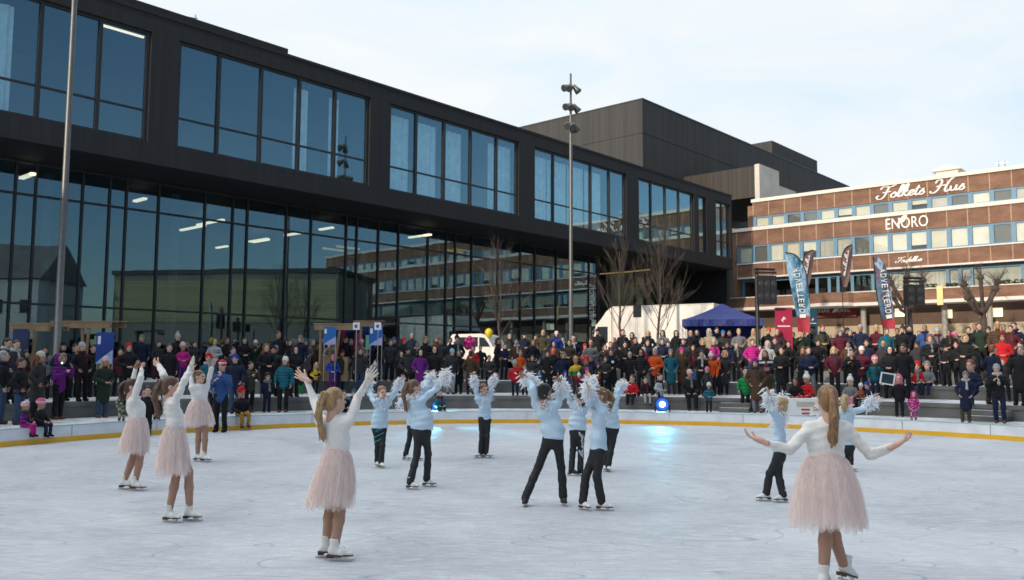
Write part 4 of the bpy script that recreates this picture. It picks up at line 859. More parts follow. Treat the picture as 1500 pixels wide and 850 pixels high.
for an in (2.0,-1.9,.2): MB().tube([(.02*math.cos(an),.02*math.sin(an),1.25),(.5*math.cos(an),.5*math.sin(an),0)],[.022,.014],6).obj('leg',BLACK,t)
MB().tube([(0,0,1.0),(0,0,1.4)],.025,6).obj('column',BLACK,t); c=MB().box(-.09,.09,-.06,.06,1.4,1.52).lathe([(.04,.0),(.045,.12),(.05,.14)],12,(0,-.05,1.46),0,(0,-1,0)).obj('camera',BLACK,t)
# ------------------------------------------------------------------ people: shared heads, hair, hands
def head_mb(h=.0065):
    m=sdf_mesh([ell((0,.015,.03),(.074,.093,.088)),ell((0,-.028,-.03),(.060,.068,.085),.03),ell((0,-.045,-.075),(.040,.044,.040),.03),
      cap((0,-.094,.02),(0,-.114,-.022),.008,.013,.014),cap((-.036,-.084,.03),(.036,-.084,.03),.011,k=.015),ell((.03,-.102,.008),(.016,.018,.012),.014,sub=True),ell((-.03,-.102,.008),(.016,.018,.012),.014,sub=True),
      ell((.075,.012,-.004),(.011,.022,.032),.008),ell((-.075,.012,-.004),(.011,.022,.032),.008),cap((0,.025,-.07),(0,.04,-.19),.050,.054,.04)],h)
    e=sdf_mesh([ell((.03,-.083,.008),(.015,.014,.009),.001)],.004); e2=sdf_mesh([ell((-.03,-.083,.008),(.015,.014,.009),.001)],.004); l=sdf_mesh([ell((0,-.099,-.056),(.024,.009,.008),.001)],.004)
    for q,i in ((e,1),(e2,1),(l,2)): q.mi=[np.full(len(f),i) for f in q.f]; m.merge(q)
    return m
HEAD=head_mb()
def hand_mb(curl,h=.0042,spread=1.,fist=False):
    pr=[cap((0,0,-.05),(0,0,.015),.025,.026,.02),ell((0,0,.05),(.041,.015,.05),.02)]
    for i,(x,ln) in enumerate(((-.031,.060),(-.0105,.074),(.0105,.080),(.031,.072))):
        a=(-.18,-.05,.05,.16)[i]*spread; b=np.array([x,0,.088]); d=np.array([math.sin(a),0,math.cos(a)]); p=b; th=0
        for j,sg in enumerate((.45,.32,.26)):
            th+=curl*(.7,1.,.9)[j]; dd=np.array([d[0]*math.cos(th),-math.sin(th),d[2]*math.cos(th)]); q=p+dd*ln*sg; pr.append(cap(p,q,.0094-.0008*j,.0088-.0008*j,.007)); p=q
    pr+=[cap((.026,-.004,.02),(.056,-.014,.058),.013,.0105,.012),cap((.056,-.014,.058),(.070,-.026+(-.01 if curl>.4 else 0),.088),.0105,.009,.006)]
    return sdf_mesh(pr,h)
HOPEN=hand_mb(.12,spread=1.25); HREL=hand_mb(.42,spread=.6); HFIST=hand_mb(1.35,spread=.2)
HANDC=hand_mb(.35,.0075,.5)
def hand_at(body,hm,w,tip,palm,thumb,size,mi=0):
    z=nrm(np.array(tip)-np.array(w)); y=-np.array(palm,float); y=nrm(y-z*(y@z)); x=np.cross(y,z)
    if x@np.array(thumb)<0: x=-x
    M=np.stack([x,y,z],1)*size; q=MB().merge(hm,M,np.array(w))
    if np.linalg.det(M)<0: q.f=[f[:,::-1] for f in q.f]
    q.mi=[np.full(len(f),mi) for f in q.f]; body.merge(q)
def hairmat(c):
    key=('hair',)+c
    if key in MATS: return MATS[key]
    m,nt2,p=nodes('hair'); tc=N(nt2,'ShaderNodeTexCoord'); mpn=N(nt2,'ShaderNodeMapping'); mpn.inputs['Scale'].default_value=(60,60,5); L(nt2,tc.outputs['Object'],mpn.inputs[0])
    n=N(nt2,'ShaderNodeTexNoise'); n.inputs['Scale'].default_value=1.6; n.inputs['Detail'].default_value=5; L(nt2,mpn.outputs[0],n.inputs[0]); L(nt2,ramp(nt2,n.outputs[0],[(.28,mulc(c,.4)),(.72,mulc(c,1.5))]),p.inputs['Base Color'])
    p.inputs['Roughness'].default_value=.45; b=N(nt2,'ShaderNodeBump'); b.inputs['Strength'].default_value=.5; b.inputs['Distance'].default_value=.006; L(nt2,n.outputs[0],b.inputs['Height']); L(nt2,b.outputs[0],p.inputs['Normal']); MATS[key]=m; return m
FUR=mat('fur',(.34,.25,.16),.9,var=.4,sc=40,bump=.8,bsc=90)
capp=[ell((0,.022,.040),(.083,.101,.092)),ell((0,.06,-.03),(.074,.062,.075),.03),ell((0,-.105,-.03),(.070,.088,.086),.02,sub=True)]
def strands(n,rg,p0,p1,bend,sp,r):
    o=[]
    for i in range(n):
        a=np.array(p0)+rg.normal(0,.010,3); e=np.array(p1)+rg.normal(0,1,3)*np.array([sp,sp*.7,.03]); m=(a+e)/2+np.array(bend)+rg.normal(0,.012,3)
        q1=(a+m)/2+np.array([0,.012,.01]); q=[a,q1,m,(m+e)/2,e]
        for j in range(4): o.append(cap(q[j],q[j+1],r*(1.05-.12*j),r*(1.05-.12*(j+1)) if j<3 else r*.35,.012))
    return o
rgh=np.random.default_rng(3)
def hmesh(name,prims,h,wr=0): return sdf_mesh(prims,h,wr).mesh(name,FUR,True)
HAIRS={
 'short':hmesh('hair',capp,.009,.0012),
 'long':hmesh('hair',capp+[cap((s*.07,.03,.02),(s*.095,.03,-.26),.034,.03,.03) for s in (-1,1)]+[cap((0,.08,0),(0,.11,-.28),.06,.055,.04,f=(0,1,0),ratio=.6)]+strands(8,rgh,(0,.09,0),(0,.10,-.30),(0,.03,0),.06,.02),.009,.0012),
 'pony':hmesh('hair',capp,.008,.001),
 'bun':hmesh('hair',capp+[ell((0,.10,.075),(.045,.045,.04),.01),ell((.02,.115,.06),(.03,.03,.03),.01),ell((-.02,.11,.09),(.03,.03,.03),.01)],.008,.001)}
TAILS={'pony':hmesh('ponytail',[ell((0,.118,.062),(.026,.03,.026),.01)]+strands(14,rgh,(0,.12,.062),(0,.13,-.34),(0,.055,.02),.022,.018),.0075,.0008),
 'pony_short':hmesh('ponytail',[ell((0,.118,.062),(.026,.03,.026),.01)]+strands(12,rgh,(0,.12,.062),(0,.14,-.18),(0,.05,.02),.02,.018),.0075,.0008)}
bean=[ell((0,.016,.045),(.088,.106,.100)),ell((0,.012,.02),(.092,.110,.034),.02),half((0,0,.002),(0,.25,-1))]
HATS={'beanie':hmesh('beanie',bean,.009,.0008),'cap':hmesh('cap',[ell((0,.016,.042),(.086,.104,.086)),half((0,0,.02),(0,.15,-1)),ell((0,-.12,.028),(.07,.07,.010),.01)],.008),
 'hood':hmesh('hood',[ell((0,.035,.005),(.112,.125,.140)),ell((0,.05,-.12),(.12,.09,.07),.05),ell((0,-.105,-.0),(.080,.115,.105),.02,sub=True)],.010,.0015),
 'helmet':hmesh('helmet',[ell((0,.016,.045),(.100,.125,.112)),half((0,0,-.0),(0,.2,-1))],.009),
 'fur':hmesh('fur_trim',[cap((.10*math.cos(a),-.055-.01*math.sin(a),.115*math.sin(a)+.0),(.10*math.cos(a+.42),-.055-.01*math.sin(a+.42),.115*math.sin(a+.42)),.026,.026,.02) for a in np.arange(-.8,3.9,.42)],.010,.004),
 'bobble':hmesh('bobble',[ell((0,.02,.160),(.042,.042,.040))],.010,.003),
 'scarf':hmesh('scarf',[cap((.085*math.cos(a),.03+.075*math.sin(a),-.135+.02*math.sin(a)),(.085*math.cos(a+.5),.03+.075*math.sin(a+.5),-.135+.02*math.sin(a+.5)),.036,.036,.02) for a in np.arange(0,6.2,.5)]+[cap((.03,-.075,-.15),(.045,-.12,-.42),.032,.036,.02,f=(0,1,0),ratio=.5)],.010,.002)}
# ------------------------------------------------------------------ skates (toe along +x, blade on z=0)
boot=sdf_mesh([cap((0,0,.125),(-.008,0,.205),.040,.047,.03,f=(0,1,0),ratio=.95),cap((-.025,0,.095),(.07,0,.085),.042,.040,.03),cap((.07,0,.085),(.155,0,.075),.040,.027,.03,f=(0,0,1),ratio=.8),half((0,0,.060),(0,0,-1)),half((0,0,.215),(0,0,1))],.0065,.0008).mesh('skate_boot',WHITE,True)
sole=MB().prism([(-.07,-.036),(.04,-.04),(.10,-.042),(.16,-.026),(.185,0),(.16,.026),(.10,.042),(.04,.04),(-.07,.036),(-.082,0)],(1,0,0),(0,1,0),(0,0,1),(0,0,.051),.011).box(-.075,-.012,-.03,.03,.032,.0512).mesh('skate_sole',BLACK)
blade=MB().prism([(-.10,.0),(.165,.0),(.195,.012),(.2,.028),(.17,.022),(.05,.022),(-.09,.020)],(1,0,0),(0,0,1),(0,1,0),(0,-.003,0),.006).box(-.065,-.03,-.012,.012,.018,.034).box(.07,.13,-.013,.013,.018,.0505).mesh('skate_blade',STEEL)
lace=MB(); 
for i in range(5): lace.tube([(.045-.009*i,-.024,.122+.017*i),(.053-.011*i,0,.127+.017*i),(.045-.009*i,.024,.122+.017*i)],.003,4)
lace=lace.mesh('skate_laces',mat('laces',(.55,.53,.5),.8,var=0))
BRN=mat('leather_sole',(.085,.04,.022),.5,var=.2); BOOTW=mat('skate_leather',(.76,.74,.70),.4,var=.05,sc=12,bump=.1)
def skate(par,pos,yaw,sc,pitch=0,bootm=BOOTW):
    s=put('skate',boot,par,None,pos,(0,pitch,yaw),sc,bootm); put('sole',sole,s,matl=BRN); put('blade',blade,s); put('laces',lace,s); return s
# ------------------------------------------------------------------ cloth of the costumes
TUL=[]
for i,c in enumerate(((.985,.89,.86),(.99,.925,.90))):
    m,nt2,p=nodes('tulle'); p.inputs['Base Color'].default_value=(*c,1); p.inputs['Roughness'].default_value=.9; p.inputs['Specular IOR Level'].default_value=.1
    o=nt2.nodes['Material Output']; lo_,hi_=((.74,.46),(.34,.08))[i]; tr=N(nt2,'ShaderNodeBsdfTransparent'); tl=N(nt2,'ShaderNodeBsdfTranslucent'); tl.inputs[0].default_value=(*c,1)
    a=N(nt2,'ShaderNodeMixShader'); a.inputs[0].default_value=.62; L(nt2,p.outputs[0],a.inputs[1]); L(nt2,tl.outputs[0],a.inputs[2])
    tc=N(nt2,'ShaderNodeTexCoord'); mpn=N(nt2,'ShaderNodeMapping'); mpn.inputs['Scale'].default_value=(30,30,1.5); L(nt2,tc.outputs['Object'],mpn.inputs[0]); n=N(nt2,'ShaderNodeTexNoise'); n.inputs['Scale'].default_value=1; n.inputs['Detail'].default_value=4; L(nt2,mpn.outputs[0],n.inputs[0])
    bq=N(nt2,'ShaderNodeMixShader'); L(nt2,ramp(nt2,n.outputs[0],[(.35,(lo_,)*3),(.7,(hi_,)*3)]),bq.inputs[0]); L(nt2,a.outputs[0],bq.inputs[1]); L(nt2,tr.outputs[0],bq.inputs[2]); L(nt2,bq.outputs[0],o.inputs[0]); TUL.append(m)
def feather_mat():
    m,nt2,p=nodes('white_feather'); p.inputs['Base Color'].default_value=(.88,.89,.91,1); p.inputs['Roughness'].default_value=.9; o=nt2.nodes['Material Output']; tl=N(nt2,'ShaderNodeBsdfTranslucent'); tl.inputs[0].default_value=(.92,.93,.95,1); x=N(nt2,'ShaderNodeMixShader'); x.inputs[0].default_value=.5; L(nt2,p.outputs[0],x.inputs[1]); L(nt2,tl.outputs[0],x.inputs[2]); L(nt2,x.outputs[0],o.inputs[0]); return m
KNIT=mat('white_knit',(.78,.75,.71),.85,var=.06,sc=14,bump=.35,bsc=40); SATIN=mat('pale_blue_satin',(.50,.64,.76),.5,var=.07,sc=8,bump=.3,bsc=14); PANT=mat('black_leggings',(.012,.012,.014),.7,var=.2,sc=8,bump=.2,bsc=20)
TIGHT=mat('tan_tights',(.40,.225,.15),.55,var=.06,sc=10); FEATH=feather_mat(); GLOVE=mat('cream_glove',(.66,.62,.55),.8,var=.1,sc=20)
TEAL=mat('teal_piping',(.01,.33,.33),.5,var=0)
def tuft(c,ax,n,l,rg,r0=.05,flare=1.):
    # a ruff of limp white strips: roots ring the limb, strips splay out, droop and lie over each other
    mb=MB(); ax=nrm(ax)
    for _ in range(n):
        v=rg.normal(0,1,3); v=nrm(v-ax*(v@ax)); al=rg.uniform(-.9,.75); s=c+v*r0*rg.uniform(.5,1.)+ax*rg.normal(0,.055); ln=l*rg.uniform(.45,1.1)
        d=nrm(v+ax*al+rg.normal(0,.5,3)); w_=rg.uniform(.007,.015); sd=nrm(np.cross(d,rg.normal(0,1,3)))*w_; cv=rg.normal(0,.7,3)+np.array([0,0,-.7]); P=[s+d*ln*t+cv*ln*t*t*.55 for t in (0,.33,.66,1)]
        for k in range(3):
            a,b=(.7,1.,.85,.3)[k:k+2]; mb.add([P[k]-sd*a,P[k]+sd*a,P[k+1]+sd*b,P[k+1]-sd*b],[(0,1,2,3)])
    return mb
def solve_len(anchor,px,py,D,Ln,sign,span=.5):
    best=None
    for dd in np.linspace(-span,span,101):
        p=aty(px,py,D+dd); e=abs(np.linalg.norm(p-anchor)-Ln)+ (.03*Ln if dd*sign<0 else 0)+.01*abs(dd)
        if best is None or e<best[0]: best=(e,p)
    return best[1]
def skater(label,group,face,head,hface,waist,whw,arms,feet,style,hair,hc,ht,sk=SKIN,skirt=None,hands=('open','open'),palms=None,bootm=BOOTW,kneef=None,glove=None,cuff=True,neckd=(0,0),cuffsz=.06):
    fxs=[onz(f[0],f[1],0) for f in feet]; D=float(np.mean([f[1] for f in fxs])) if style!='cross' else fxs[0][1]
    s=ht/1.65; rg=np.random.default_rng(int(head[0]*7)); d=np.array([math.sin(R(face)),-math.cos(R(face)),0.]); right=np.array([-d[1],d[0],0]); up=np.array([0,0,1.])
    if right[0]<0: sgn=-1
    else: sgn=1
    hp=aty(head[0],head[1],D+neckd[0]); wp=aty(waist[0],waist[1],D); nb=hp-up*.175*s+ (wp-hp)*np.array([.12,.12,0]) ; nb=nb+np.array([0,neckd[1],0])
    hs=.98 if ht>1.5 else .94
    hd=np.array([math.sin(R(hface)),-math.cos(R(hface)),0.]); hr=np.array([-hd[1],hd[0],0]); HM=np.stack([hr,-hd,up],1)*hs
    base=np.array([np.mean([f[0] for f in fxs]),D,0]); t=thing('person',label,'person',tuple(base),0,group)
    # joints; arm 0 is at the left of the picture
    J={}
    for i in (0,1):
        sg=(-1,1)[i]*sgn; el,wr,tip=arms[i][:3]; upk=.03 if el[1]<head[1]+25 else -.01
        sh=nb+right*sg*.158*s+up*(-.055*s+upk); sgd=arms[i][3] if len(arms[i])>3 else 0
        e=solve_len(sh,el[0],el[1],D,.275*s,sgd); w_=solve_len(e,wr[0],wr[1],float(e[1]),.245*s,sgd,.3); tp=solve_len(w_,tip[0],tip[1],float(w_[1]),.17*s,sgd,.15)
        J[i]=(sh,e,w_,tp)
    hipc=wp-up*.10*s; ank=[]; J2={}
    for i in (0,1):
        f=fxs[i]; a=f+up*.13*s
        if len(feet[i])>3 and feet[i][3]: a=a+up*feet[i][3]
        sg=(-1,1)[i]*sgn; h=hipc+right*sg*.066*s
        if style=='cross': h=hipc+right*(-sg)*.07*s
        dist=np.linalg.norm(h-a); Lg=dist/2*1.012; k=(h+a)/2+ (kneef if kneef is not None else d)*math.sqrt(max(0,Lg*Lg-dist*dist/4)); J2[i]=(h,k,a)
    tw=whw if style!='blue' else whw*.86
    rt=d; tor=[cap(wp-up*.06*s,wp+up*.10*s,tw*1.04,tw*1.02,.05,rt,.72),cap(wp+up*.10*s,nb-up*.12*s,tw*1.02,.128*s,.06,rt,.68),cap(J[0][0]*.75+nb*.25-up*.02*s,J[1][0]*.75+nb*.25-up*.02*s,.062*s,.062*s,.06)]
    # body: one skin from head to feet
    pr=[cap(q['a'],q['b'],q['ra']*.86,q['rb']*.86,q['k'],q['f'],q['ratio']) for q in tor]+[cap(nb-up*.05*s,hp-up*.12,.055*s,.05*s,.04)]
    for i in (0,1):
        sh,e,w_,tp=J[i]; pr+=[cap(sh,e,.037*s,.030*s,.03),cap(e,w_,.029*s,.0235*s,.015),cap(w_,w_+nrm(tp-w_)*.05*s,.024*s,.022*s,.01)]
        h,k,a=J2[i]; pr+=[cap(h,k,.058*s,.046*s,.04),cap(k,k*.6+a*.4,.048*s,.050*s,.02),cap(k*.6+a*.4,a,.050*s,.033*s,.02)]
    body=sdf_mesh(pr,.011); body.merge(HEAD,HM,hp)
    gl=MB()
    for i in (0,1):
        sh,e,w_,tp=J[i]; hm={'open':HOPEN,'rel':HREL,'fist':HFIST}[hands[i]]; pm=(palms or {}).get(i,d if style!='blue' else d); th=right*((1,-1)[i]*sgn)
        hand_at(body,hm,w_,tp,pm,th if not (palms and i in palms) else up,s*.98)
        if glove is not None and glove[i] is not None:
            q=MB(); hand_at(q,hm,w_,tp,pm,th,s*1.06); gl.merge(q)
    body.obj('body',[sk,EYE,LIP],t,True,base)
    if gl.n: gl.obj('gloves',glove[0] or glove[1],t,True,base)
    # top
    top=[dict(q) for q in tor]; ex=.012*s if style!='blue' else .022*s
    for q in top: q['ra']+=ex*.6; q['rb']+=ex*.6
    for i in (0,1):
        sh,e,w_,tp=J[i]; en=w_+(w_-e)*(.0 if style!='cross' else -.14)
        top+=[cap(sh,e,(.050 if style!='blue' else .060)*s,(.043 if style!='blue' else .056)*s,.035),cap(e,en,(.043 if style!='blue' else .055)*s,(.031 if style!='blue' else .046)*s,.015)]
    top+=[cap(nb-up*.06*s,nb-up*.0*s,.068*s,.060*s,.04)]
    if style=='blue': top+=[cap(wp-up*.12*s,wp+up*.05*s,whw*1.06,whw*1.0,.06,rt,.78)]
    top+=[half(wp-up*(.035 if style!='blue' else .075)*s,-up)]
    sdf_mesh(top,.010 if ht>1.5 else .012,.0026 if style!='blue' else .0048,int(head[0])).obj('sweater' if style!='blue' else 'blouse',KNIT if style!='blue' else SATIN,t,True,base)
    # legs
    lg=[cap(wp-up*.01*s,hipc,whw*.9,whw*.95,.05,rt,.75),cap(hipc-right*.045*s,hipc+right*.045*s-up*.02*s,.074*s,.074*s,.05)]
    for i in (0,1):
        h,k,a=J2[i]; b_=.008*s if style=='blue' else .003
        lg+=[cap(h,k,.066*s+b_*1.6,.050*s+b_,.045),cap(k,k*.6+a*.4,.050*s+b_,.051*s+b_,.02),cap(k*.6+a*.4,a+(a-k)*(.0 if style!='blue' else .03),.051*s+b_,.036*s+b_*(3 if style=='blue' else 1),.02)]
    lg+=[half(wp+up*.02*s,up)]
    sdf_mesh(lg,.011,.0012 if style=='blue' else 0,3).obj('leggings' if style=='blue' else 'tights',PANT if style=='blue' else TIGHT,t,True,base)
    for i in (0,1):
        f=fxs[i]-base; 
        if len(feet[i])>3 and feet[i][3]: f=f+up*feet[i][3]
        skate(t,tuple(f),R(feet[i][2]),s*(.98 if style!='blue' else .92),R(feet[i][4]) if len(feet[i])>4 else 0,bootm)
    # hair
    ho=put('hair',HAIRS[hair.split('_')[0]],t,None,tuple(hp-base),(0,0,math.atan2(hr[1],hr[0])),hs,hairmat(hc))
    if hair.startswith('pony'): put('ponytail',TAILS[hair],ho,matl=hairmat(hc))
    if skirt is not None:
        hem,hwx,sway,len_=skirt; L_=len_; mats=TUL; 
        for li in range(7):
            mb=MB(); n=120; rows=10; V=[]; ph=rg.uniform(0,6,4); fr=[9+li*2,17+li,31,5]; shrink=(1.02,.97,.92,.87,.8,.7,.6)[li]
            for j in range(rows+1):
                u=j/rows; rad_=whw*1.0+(hwx*shrink-whw)*math.sin(u*math.pi/2*.93)**.62
                for k in range(n):
                    th=2*math.pi*k/n; w_=1+ (u**.6)*(.07*math.sin(fr[0]*th+ph[0])+.055*math.sin(fr[1]*th+ph[1]+u*2)+.035*math.sin(fr[2]*th+ph[2])+.05*math.sin(fr[3]*th+ph[3]))
                    rr=rad_*w_; z=.012-L_*u*((1.02,.97,1.0,.95,.9,.85,.8)[li])*(1+.035*math.sin(fr[3]*th+ph[0])*u+.03*u*math.sin(23*th+ph[2]))
                    pnt=wp+right*math.cos(th)*rr+d*math.sin(th)*rr*.82+up*z+np.array([sway[0],sway[1],0])*u*u; V.append(pnt)
            Q=[(j*n+k,j*n+(k+1)%n,(j+1)*n+(k+1)%n,(j+1)*n+k) for j in range(rows) for k in range(n)]
            if li==0: so=MB().add(V,Q).obj('tulle_skirt',mats[0],t,True,base)
            else: MB().add(V,Q).obj('tulle_layer',mats[0 if li<3 else 1],so,True,base)
        MB().lathe([(whw*1.03,-.02),(whw*1.06,0),(whw*1.05,.03),(whw*.98,.03)],32).xf(np.stack([right,d*.78,up],1),wp-base).obj('waistband',mat('pink_band',(.80,.55,.50),.6,var=.05),so,True)
    if style=='blue':
        for i in (0,1):
            sh,e,w_,tp=J[i]
            if cuff is True or i in cuff: tuft(w_-(tp-w_)*.22,tp-w_,420,cuffsz,rg,.05).obj('feather_cuff',FEATH,t,False,base)
        tuft(nb+up*.015,up,130,.095,rg,.075).obj('feather_collar',FEATH,t,False,base)
    return t,J,J2,wp,hp,base
def stripe(t,base,J2,i,s,mt,fr=(0.1,.95),off=.065,side=1):
    h,k,a=J2[i]; P=[]; 
    for u in np.linspace(fr[0],fr[1],14):
        c=h+(k-h)*u*2 if u<.5 else k+(a-k)*(u-.5)*2; r=(.085-.04*u)*s+.014; an=u*9+side; P.append(c+np.array([math.cos(an)*r,-abs(math.sin(an))*r,0]))
    MB().tube(np.array(P)-base,.006,5).obj('teal_piping',mt,t)
GP='skaters in pink tulle skirts'; GBL='skaters in pale blue tops with feather cuffs'
RX=lambda a:a
# P5 front right, back to us
skater('skater in white top and pink tulle skirt nearest the camera, back turned, arms spread',GP,180,(1211,586),180,(1210,667),.128,
 [((1156,659),(1115,646),(1081,633),-1),((1276,667),(1312,652),(1339,637),-1)],[(1207,866,60),(1236,860,35,.05,18)],'cross','pony',(.26,.135,.055),1.66,skirt=(0,.295,(0,0),.575),hands=('rel','rel'),palms={0:(0,0,1),1:(0,0,1)})
# P4
skater('blonde skater in white top and pink tulle skirt standing alone left of centre, back turned',GP,165,(491,587),135,(493,659),.105,
 [((462,588),(448,556),(431,545),0),((524,582),(538,559),(549,541),0)],[(477,817,5),(490,822,-5)],'pink','pony',(.36,.22,.10),1.60,skirt=(0,.222,(-.07,.0),.53),hands=('open','open'),glove=(None,GLOVE))
# P2
skater('brown ponytailed skater in pink tulle skirt, middle of the left trio and nearest the camera',GP,125,(251,567),110,(255.5,624),.112,
 [((240,550),(233,536),(221,528),1),((270,558),(279,538),(283,526),0)],[(247,765,-20),(277,763,-14)],'pink','pony',(.12,.062,.035),1.52,skirt=(0,.222,(0,0),.56),hands=('rel','open'),glove=(None,GLOVE))
# P1
skater('leftmost skater in pink tulle skirt, raised brown fist hiding her face',GP,115,(195,567),95,(201,611),.125,
 [((193,563),(199,539),(201,526),-1),((206,553),(207,541),(208,532),1)],[(182,717,-5),(198,719,-12)],'pink','pony_short',(.07,.035,.022),1.62,skirt=(0,.24,(-.04,0),.52),hands=('fist','rel'),glove=(mat('brown_glove',(.25,.13,.07),.8),None))
# P3
skater('skater in pink tulle skirt facing half right, farthest of the left trio',GP,50,(292.5,552),75,(292,587),.135,
 [((281,550),(282,539),(281,529),0),((307,550),(312,535),(316,523),0)],[(289,676,-25),(299,677,-25)],'pink','bun',(.22,.12,.06),1.62,skirt=(0,.265,(.02,0),.465),hands=('open','rel'))
# blue ones
t,J,J2,wp,hp,base=skater('child skater in pale blue top with teal piping on black leggings, facing half right',GBL,25,(560,575),30,(556,621),.13,
 [((543,577),(540,562),(543,552),0),((578,575),(586,560),(592,549),0)],[(552.5,684,-70),(558,686,-60)],'blue','bun',(.30,.15,.07),1.42)
for k in range(3): 
    z=J2[0][0]*(.75-.3*k)+J2[0][1]*(.25+.3*k); P=[z+np.array([math.cos(a)*.10+.04,-abs(math.sin(a))*.085,.05*math.cos(a)+.05]) for a in np.linspace(0,math.pi,12)]; MB().tube(np.array(P)-base,.009,5).obj('teal_piping',TEAL,t)
skater('skater in pale blue top left of centre, back turned with long brown ponytail',GBL,150,(607,568),120,(618,622),.165,
 [((624,567),(631,553),(634,541),1),((643,566),(652,550),(656,538),0)],[(601,717,-25),(625,713,-12)],'blue','pony',(.17,.085,.045),1.5,cuffsz=.068)
skater('skater mostly hidden behind the ponytailed pale blue skater left of centre',GBL,160,(601,574),150,(606,618),.12,
 [((592,588),(588,590),(583,594),0),((615,575),(622,565),(626,556),1)],[(594,674,-30),(610,675,-20)],'blue','pony_short',(.2,.1,.05),1.38)
skater('smallest child skater in pale blue top, far and alone, facing us with arms up',GBL,15,(708.5,571),35,(710,608.5),.105,
 [((697,566),(694,556),(692,545),0),((719,566),(723,556),(728,546),0)],[(704,671,-150),(712,671,-15)],'blue','short',(.22,.12,.06),1.42)
skater('black haired skater in pale blue top striding wide in black boot covers',GBL,165,(799,575),140,(810,634),.125,
 [((781,568),(773,555),(760,547),0),((822,574),(822,562),(817,552),0)],[(770,741,-100),(825,740,-80)],'blue','bun',(.012,.010,.010),1.5,bootm=PANT,sk=SKIN2,cuffsz=.068)
t,J,J2,wp,hp,base=skater('skater in pale blue top with pale script down the back of the black leggings',GBL,170,(849,578),200,(846,624),.125,
 [((831,574),(826,566),(822,556),0),((864,582),(866,568),(866,556),1)],[(837,697,-30),(850,697,-25)],'blue','pony_short',(.03,.02,.015),1.42,bootm=PANT)
h,k,a=J2[1]; script('kuol',k-base+[.03,-.075,-.12],nrm(h-k),(-1,0,0),(0,-1,0),.42,.07,.007,FEATH,t,'lettering',.3)
skater('skater in pale blue top and bulky white skates, profile left, hand raised beside her face',GBL,-75,(878,581),-75,(876,650),.12,
 [((864,590),(862,571),(860,560),-1),((868,578),(866,560),(862,547),1)],[(854,747,-55),(881,748,-20)],'blue','pony_short',(.20,.11,.05),1.5,cuffsz=.068)
skater('blonde skater in pale blue top behind the profile skater, right arm raised',GBL,165,(890,582),140,(896,621),.115,
 [((884,596),(880,606),(877,612),1),((905,574),(911,563),(916,554),0)],[(886,690,-95),(891,691,-80)],'blue','pony_short',(.42,.27,.12),1.4)
skater('skater in pale blue top with both arms hiding her face, toes pointing left',GBL,-110,(1141,595),-80,(1142,657),.11,
 [((1129,597),(1127,582),(1124,567),-1),((1146,600),(1146,586),(1147,573),1)],[(1123,734,185),(1147,736,195)],'blue','bun',(.45,.30,.14),1.42)
skater('blonde skater in pale blue top half hidden behind the nearest skater, right arm out',GBL,175,(1238,588),150,(1241,646),.12,
 [((1216,606),(1200,602),(1190,598),0),((1264,598),(1278,587),(1288,578),0)],[(1236,690,-80),(1246,690,-70)],'blue','pony_short',(.45,.30,.14),1.45,cuffsz=.09)
